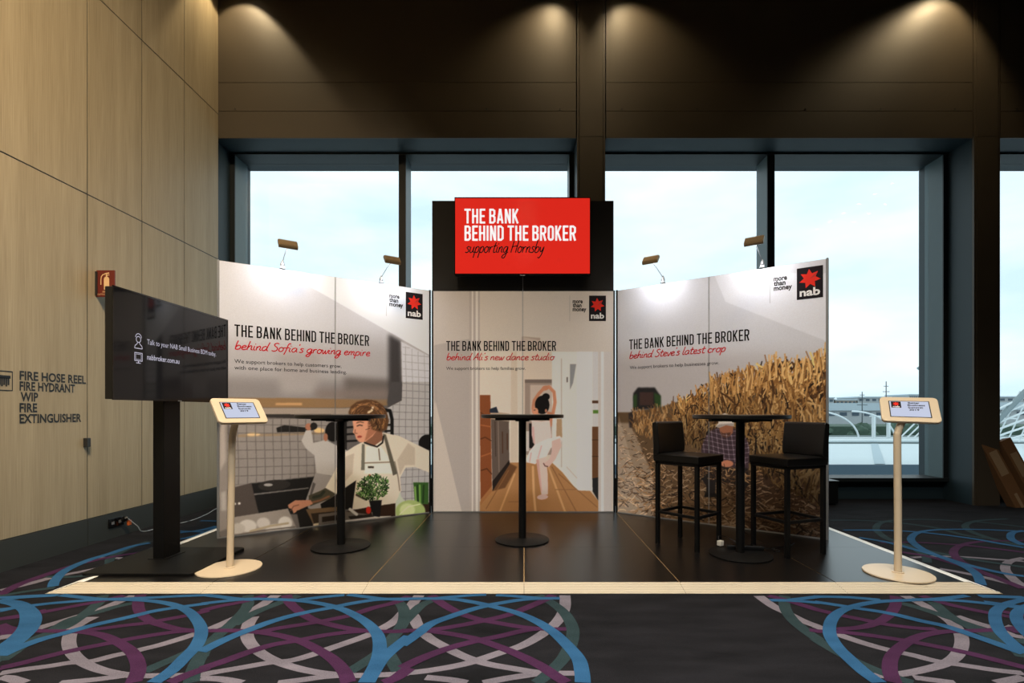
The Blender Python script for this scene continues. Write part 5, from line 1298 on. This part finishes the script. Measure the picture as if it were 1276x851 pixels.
# big arched lattice truss at the far right
at_ = thing('arched_truss', 'large grey arched lattice truss seen through the right hand window', 'truss', (30, 26, -9))
AO = (30, 26, -9)
def arc(x0, z0, x1, z1, sag, r, y=26, m='pipe', nm='truss_chord'):
    pts = []
    for i in range(13):
        t = i / 12
        pts.append((x0 + (x1 - x0) * t, y, z0 + (z1 - z0) * t + sag * math.sin(math.pi * t)))
    op(nm, MB().tube(pts, r, 8), m, at_, AO, smooth=True)
arc(23.6, .2, 34, 4.3, 2.3, .14, m='greypipe')
for i in range(6):
    arc(23.6, .1 - i * .33 + .9, 33.5, 2.6 - i * .62 + .3, .9, .055)
for i in range(9):
    x = 23.9 + i * .62
    op('truss_brace', MB().tube([(x, 26.1, -.6 + i * .06), (x + 1.3, 26.1, 2.1 + i * .24)], .035, 6), 'pipe', at_, AO)
# slender street lamp
sl = thing('street_lamp', 'grey street lamp head just beyond the harbour window', 'lamp', (11.35, 14.2, -9))
SO = (11.35, 14.2, -9)
op('lamp_pole', MB().tube([(11.35, 14.2, -9), (11.35, 14.2, 2.1), (11.30, 14.2, 2.26), (11.18, 14.2, 2.32)], .05, 10), 'greypipe', sl, SO, smooth=True)
op('lamp_head', MB().lathe([(.0, -.05), (.12, -.045), (.17, 0), (.12, .05), (0, .065)], 20, Matrix.Translation((11.03, 14.2, 2.28)), 1.0, .55), 'greypipe', sl, SO, smooth=True)
# retaining wall, hedged bank, waterfront sheds, city blocks, masts
rw = tag(MB().box(-60, 140, 62, 63, -9, -1.9).build('retaining_wall', 'stone', bevel=.05), 'long grey retaining wall below the green bank', 'wall')
def blob(b, cx, cy, cz, r, q):
    n1, n2 = 7, 10; v = []; f = []
    for i in range(n1 + 1):
        for k in range(n2):
            a = math.pi * i / n1; c = 2 * math.pi * k / n2; rr = r * q.uniform(.72, 1.15)
            v.append((cx + rr * math.sin(a) * math.cos(c), cy + rr * math.sin(a) * math.sin(c), cz + rr * .8 * math.cos(a)))
    for i in range(n1):
        for k in range(n2):
            a = i * n2 + k; c = i * n2 + (k + 1) % n2; f.append((a, c, c + n2, a + n2))
    b.add(v, f)
q = random.Random(4)
tl = ['round dark tree on the green bank, %s' % s_ for s_ in ('nearest the display wall edge', 'second from the display wall edge', 'third from the display wall edge', 'fourth from the display wall edge', 'just left of the kiosk tablet', 'hidden half behind the kiosk tablet', 'just right of the kiosk pole', 'nearest the window jamb')]
for i in range(8):
    x = 37.5 + i * 3.0; y = 66 + (i % 2) * 5.2; t = thing('bank_tree', tl[i], 'tree', (x, y, -9), 0, 'trees on the bank beyond the roof')
    b = MB()
    for k in range(9): blob(b, q.uniform(-1.3, 1.3), q.uniform(-.6, .6), 6.4 + q.uniform(-2.6, 1.6), q.uniform(.9, 1.4), q)
    b.build('foliage', 'foliage', t, smooth=True)
    MB().tube([(0, 0, 0), (.1, 0, 5)], .3, 8).build('trunk', 'mast', t)
hb = tag(MB().box(-60, 140, 76, 90, -9, -1.2).build('green_bank', 'foliage'), 'dark green bank behind the retaining wall', 'bank')
def building(name, label, x0, x1, y, z1, m, roofm, wins, grp):
    t = thing(name, label, 'building', ((x0 + x1) / 2, y, -9), 0, grp)
    o_ = ((x0 + x1) / 2, y, -9)
    op('walls', MB().box(x0, x1, y, y + 20, -9, z1), m, t, o_)
    op('roof', MB().box(x0 - .5, x1 + .5, y - .5, y + 20, z1, z1 + (.7 if 'shed' not in name else 2.2)), roofm, t, o_)
    rows, cols, hh = wins; H_ = z1 - hh
    wm = None
    for r_ in range(rows):
        for c in range(cols):
            cw_ = (x1 - x0) / cols
            xx = x0 + (c + .22) * cw_; zz = z1 - (r_ + .75) * hh
            if wm is None:
                wm = op('window', MB().box(0, cw_ * .56, -.15, 0, 0, hh * .5), 'bldgwin', t, o_)
                w_ = wm
            else:
                w_ = wm.copy(); C.objects.link(w_)
            w_.location = (xx - o_[0], y - o_[1], zz + 9)
    return t
building('harbour_shed', 'long white waterfront shed with a dark window strip', 70, 120, 150, 1.2, 'bldg', 'bldgroof', (1, 14, 2.0), 'waterfront sheds')
building('harbour_shed', 'second pale waterfront shed behind the right window', 124, 190, 150, 1.4, 'bldg', 'bldgroof', (1, 14, 2.0), 'waterfront sheds')
specs = [(150, 164, 4.6, 'bldg2'), (165, 181, 7.4, 'bldg'), (182, 194, 6.2, 'bldg2'), (195, 214, 7.8, 'bldg'), (215, 224, 5.8, 'bldg2'), (225, 231, 9.2, 'bldg'), (232, 250, 5.0, 'bldg2')]
names_ = ['low brown block nearest the display wall edge', 'broad pale block with a flat roof left of the masts', 'narrow brown block between two pale blocks', 'widest pale block behind the thin mast', 'small brown block left of the slim tower', 'slim pale tower above the kiosk tablet', 'low brown block right of the slim tower']
for (x0, x1, z1, m_), nm in zip(specs, names_):
    building('city_building', 'distant ' + nm, x0, x1, 300, z1 + 1.0, m_, 'bldgroof', (3, 5, 2.6), 'city buildings across the harbour')
building('city_building', 'distant pale block seen through the right hand window', 268, 300, 300, 9.0, 'bldg', 'bldgroof', (3, 7, 2.6), 'city buildings across the harbour')
for x, h_, lab in ((79, 5.6, 'thin dark ship mast left of the kiosk tablet'), (84.6, 8.0, 'tall thin ship mast above the kiosk tablet'), (93.5, 4.2, 'short thin ship mast nearest the window jamb')):
    t = thing('ship_mast', lab, 'mast', (x * 1.0, 120, -9), 0, 'ship masts in the harbour')
    MB().tube([(0, 0, 0), (0, 0, 9 + h_)], [.18, .09], 8).build('mast_pole', 'mast', t)
    for z in (.45, .7, .86): MB().tube([(-1.6 * (1.2 - z), 0, 9 + h_ * z), (1.6 * (1.2 - z), 0, 9 + h_ * z)], .07, 6).build('yard', 'mast', t)
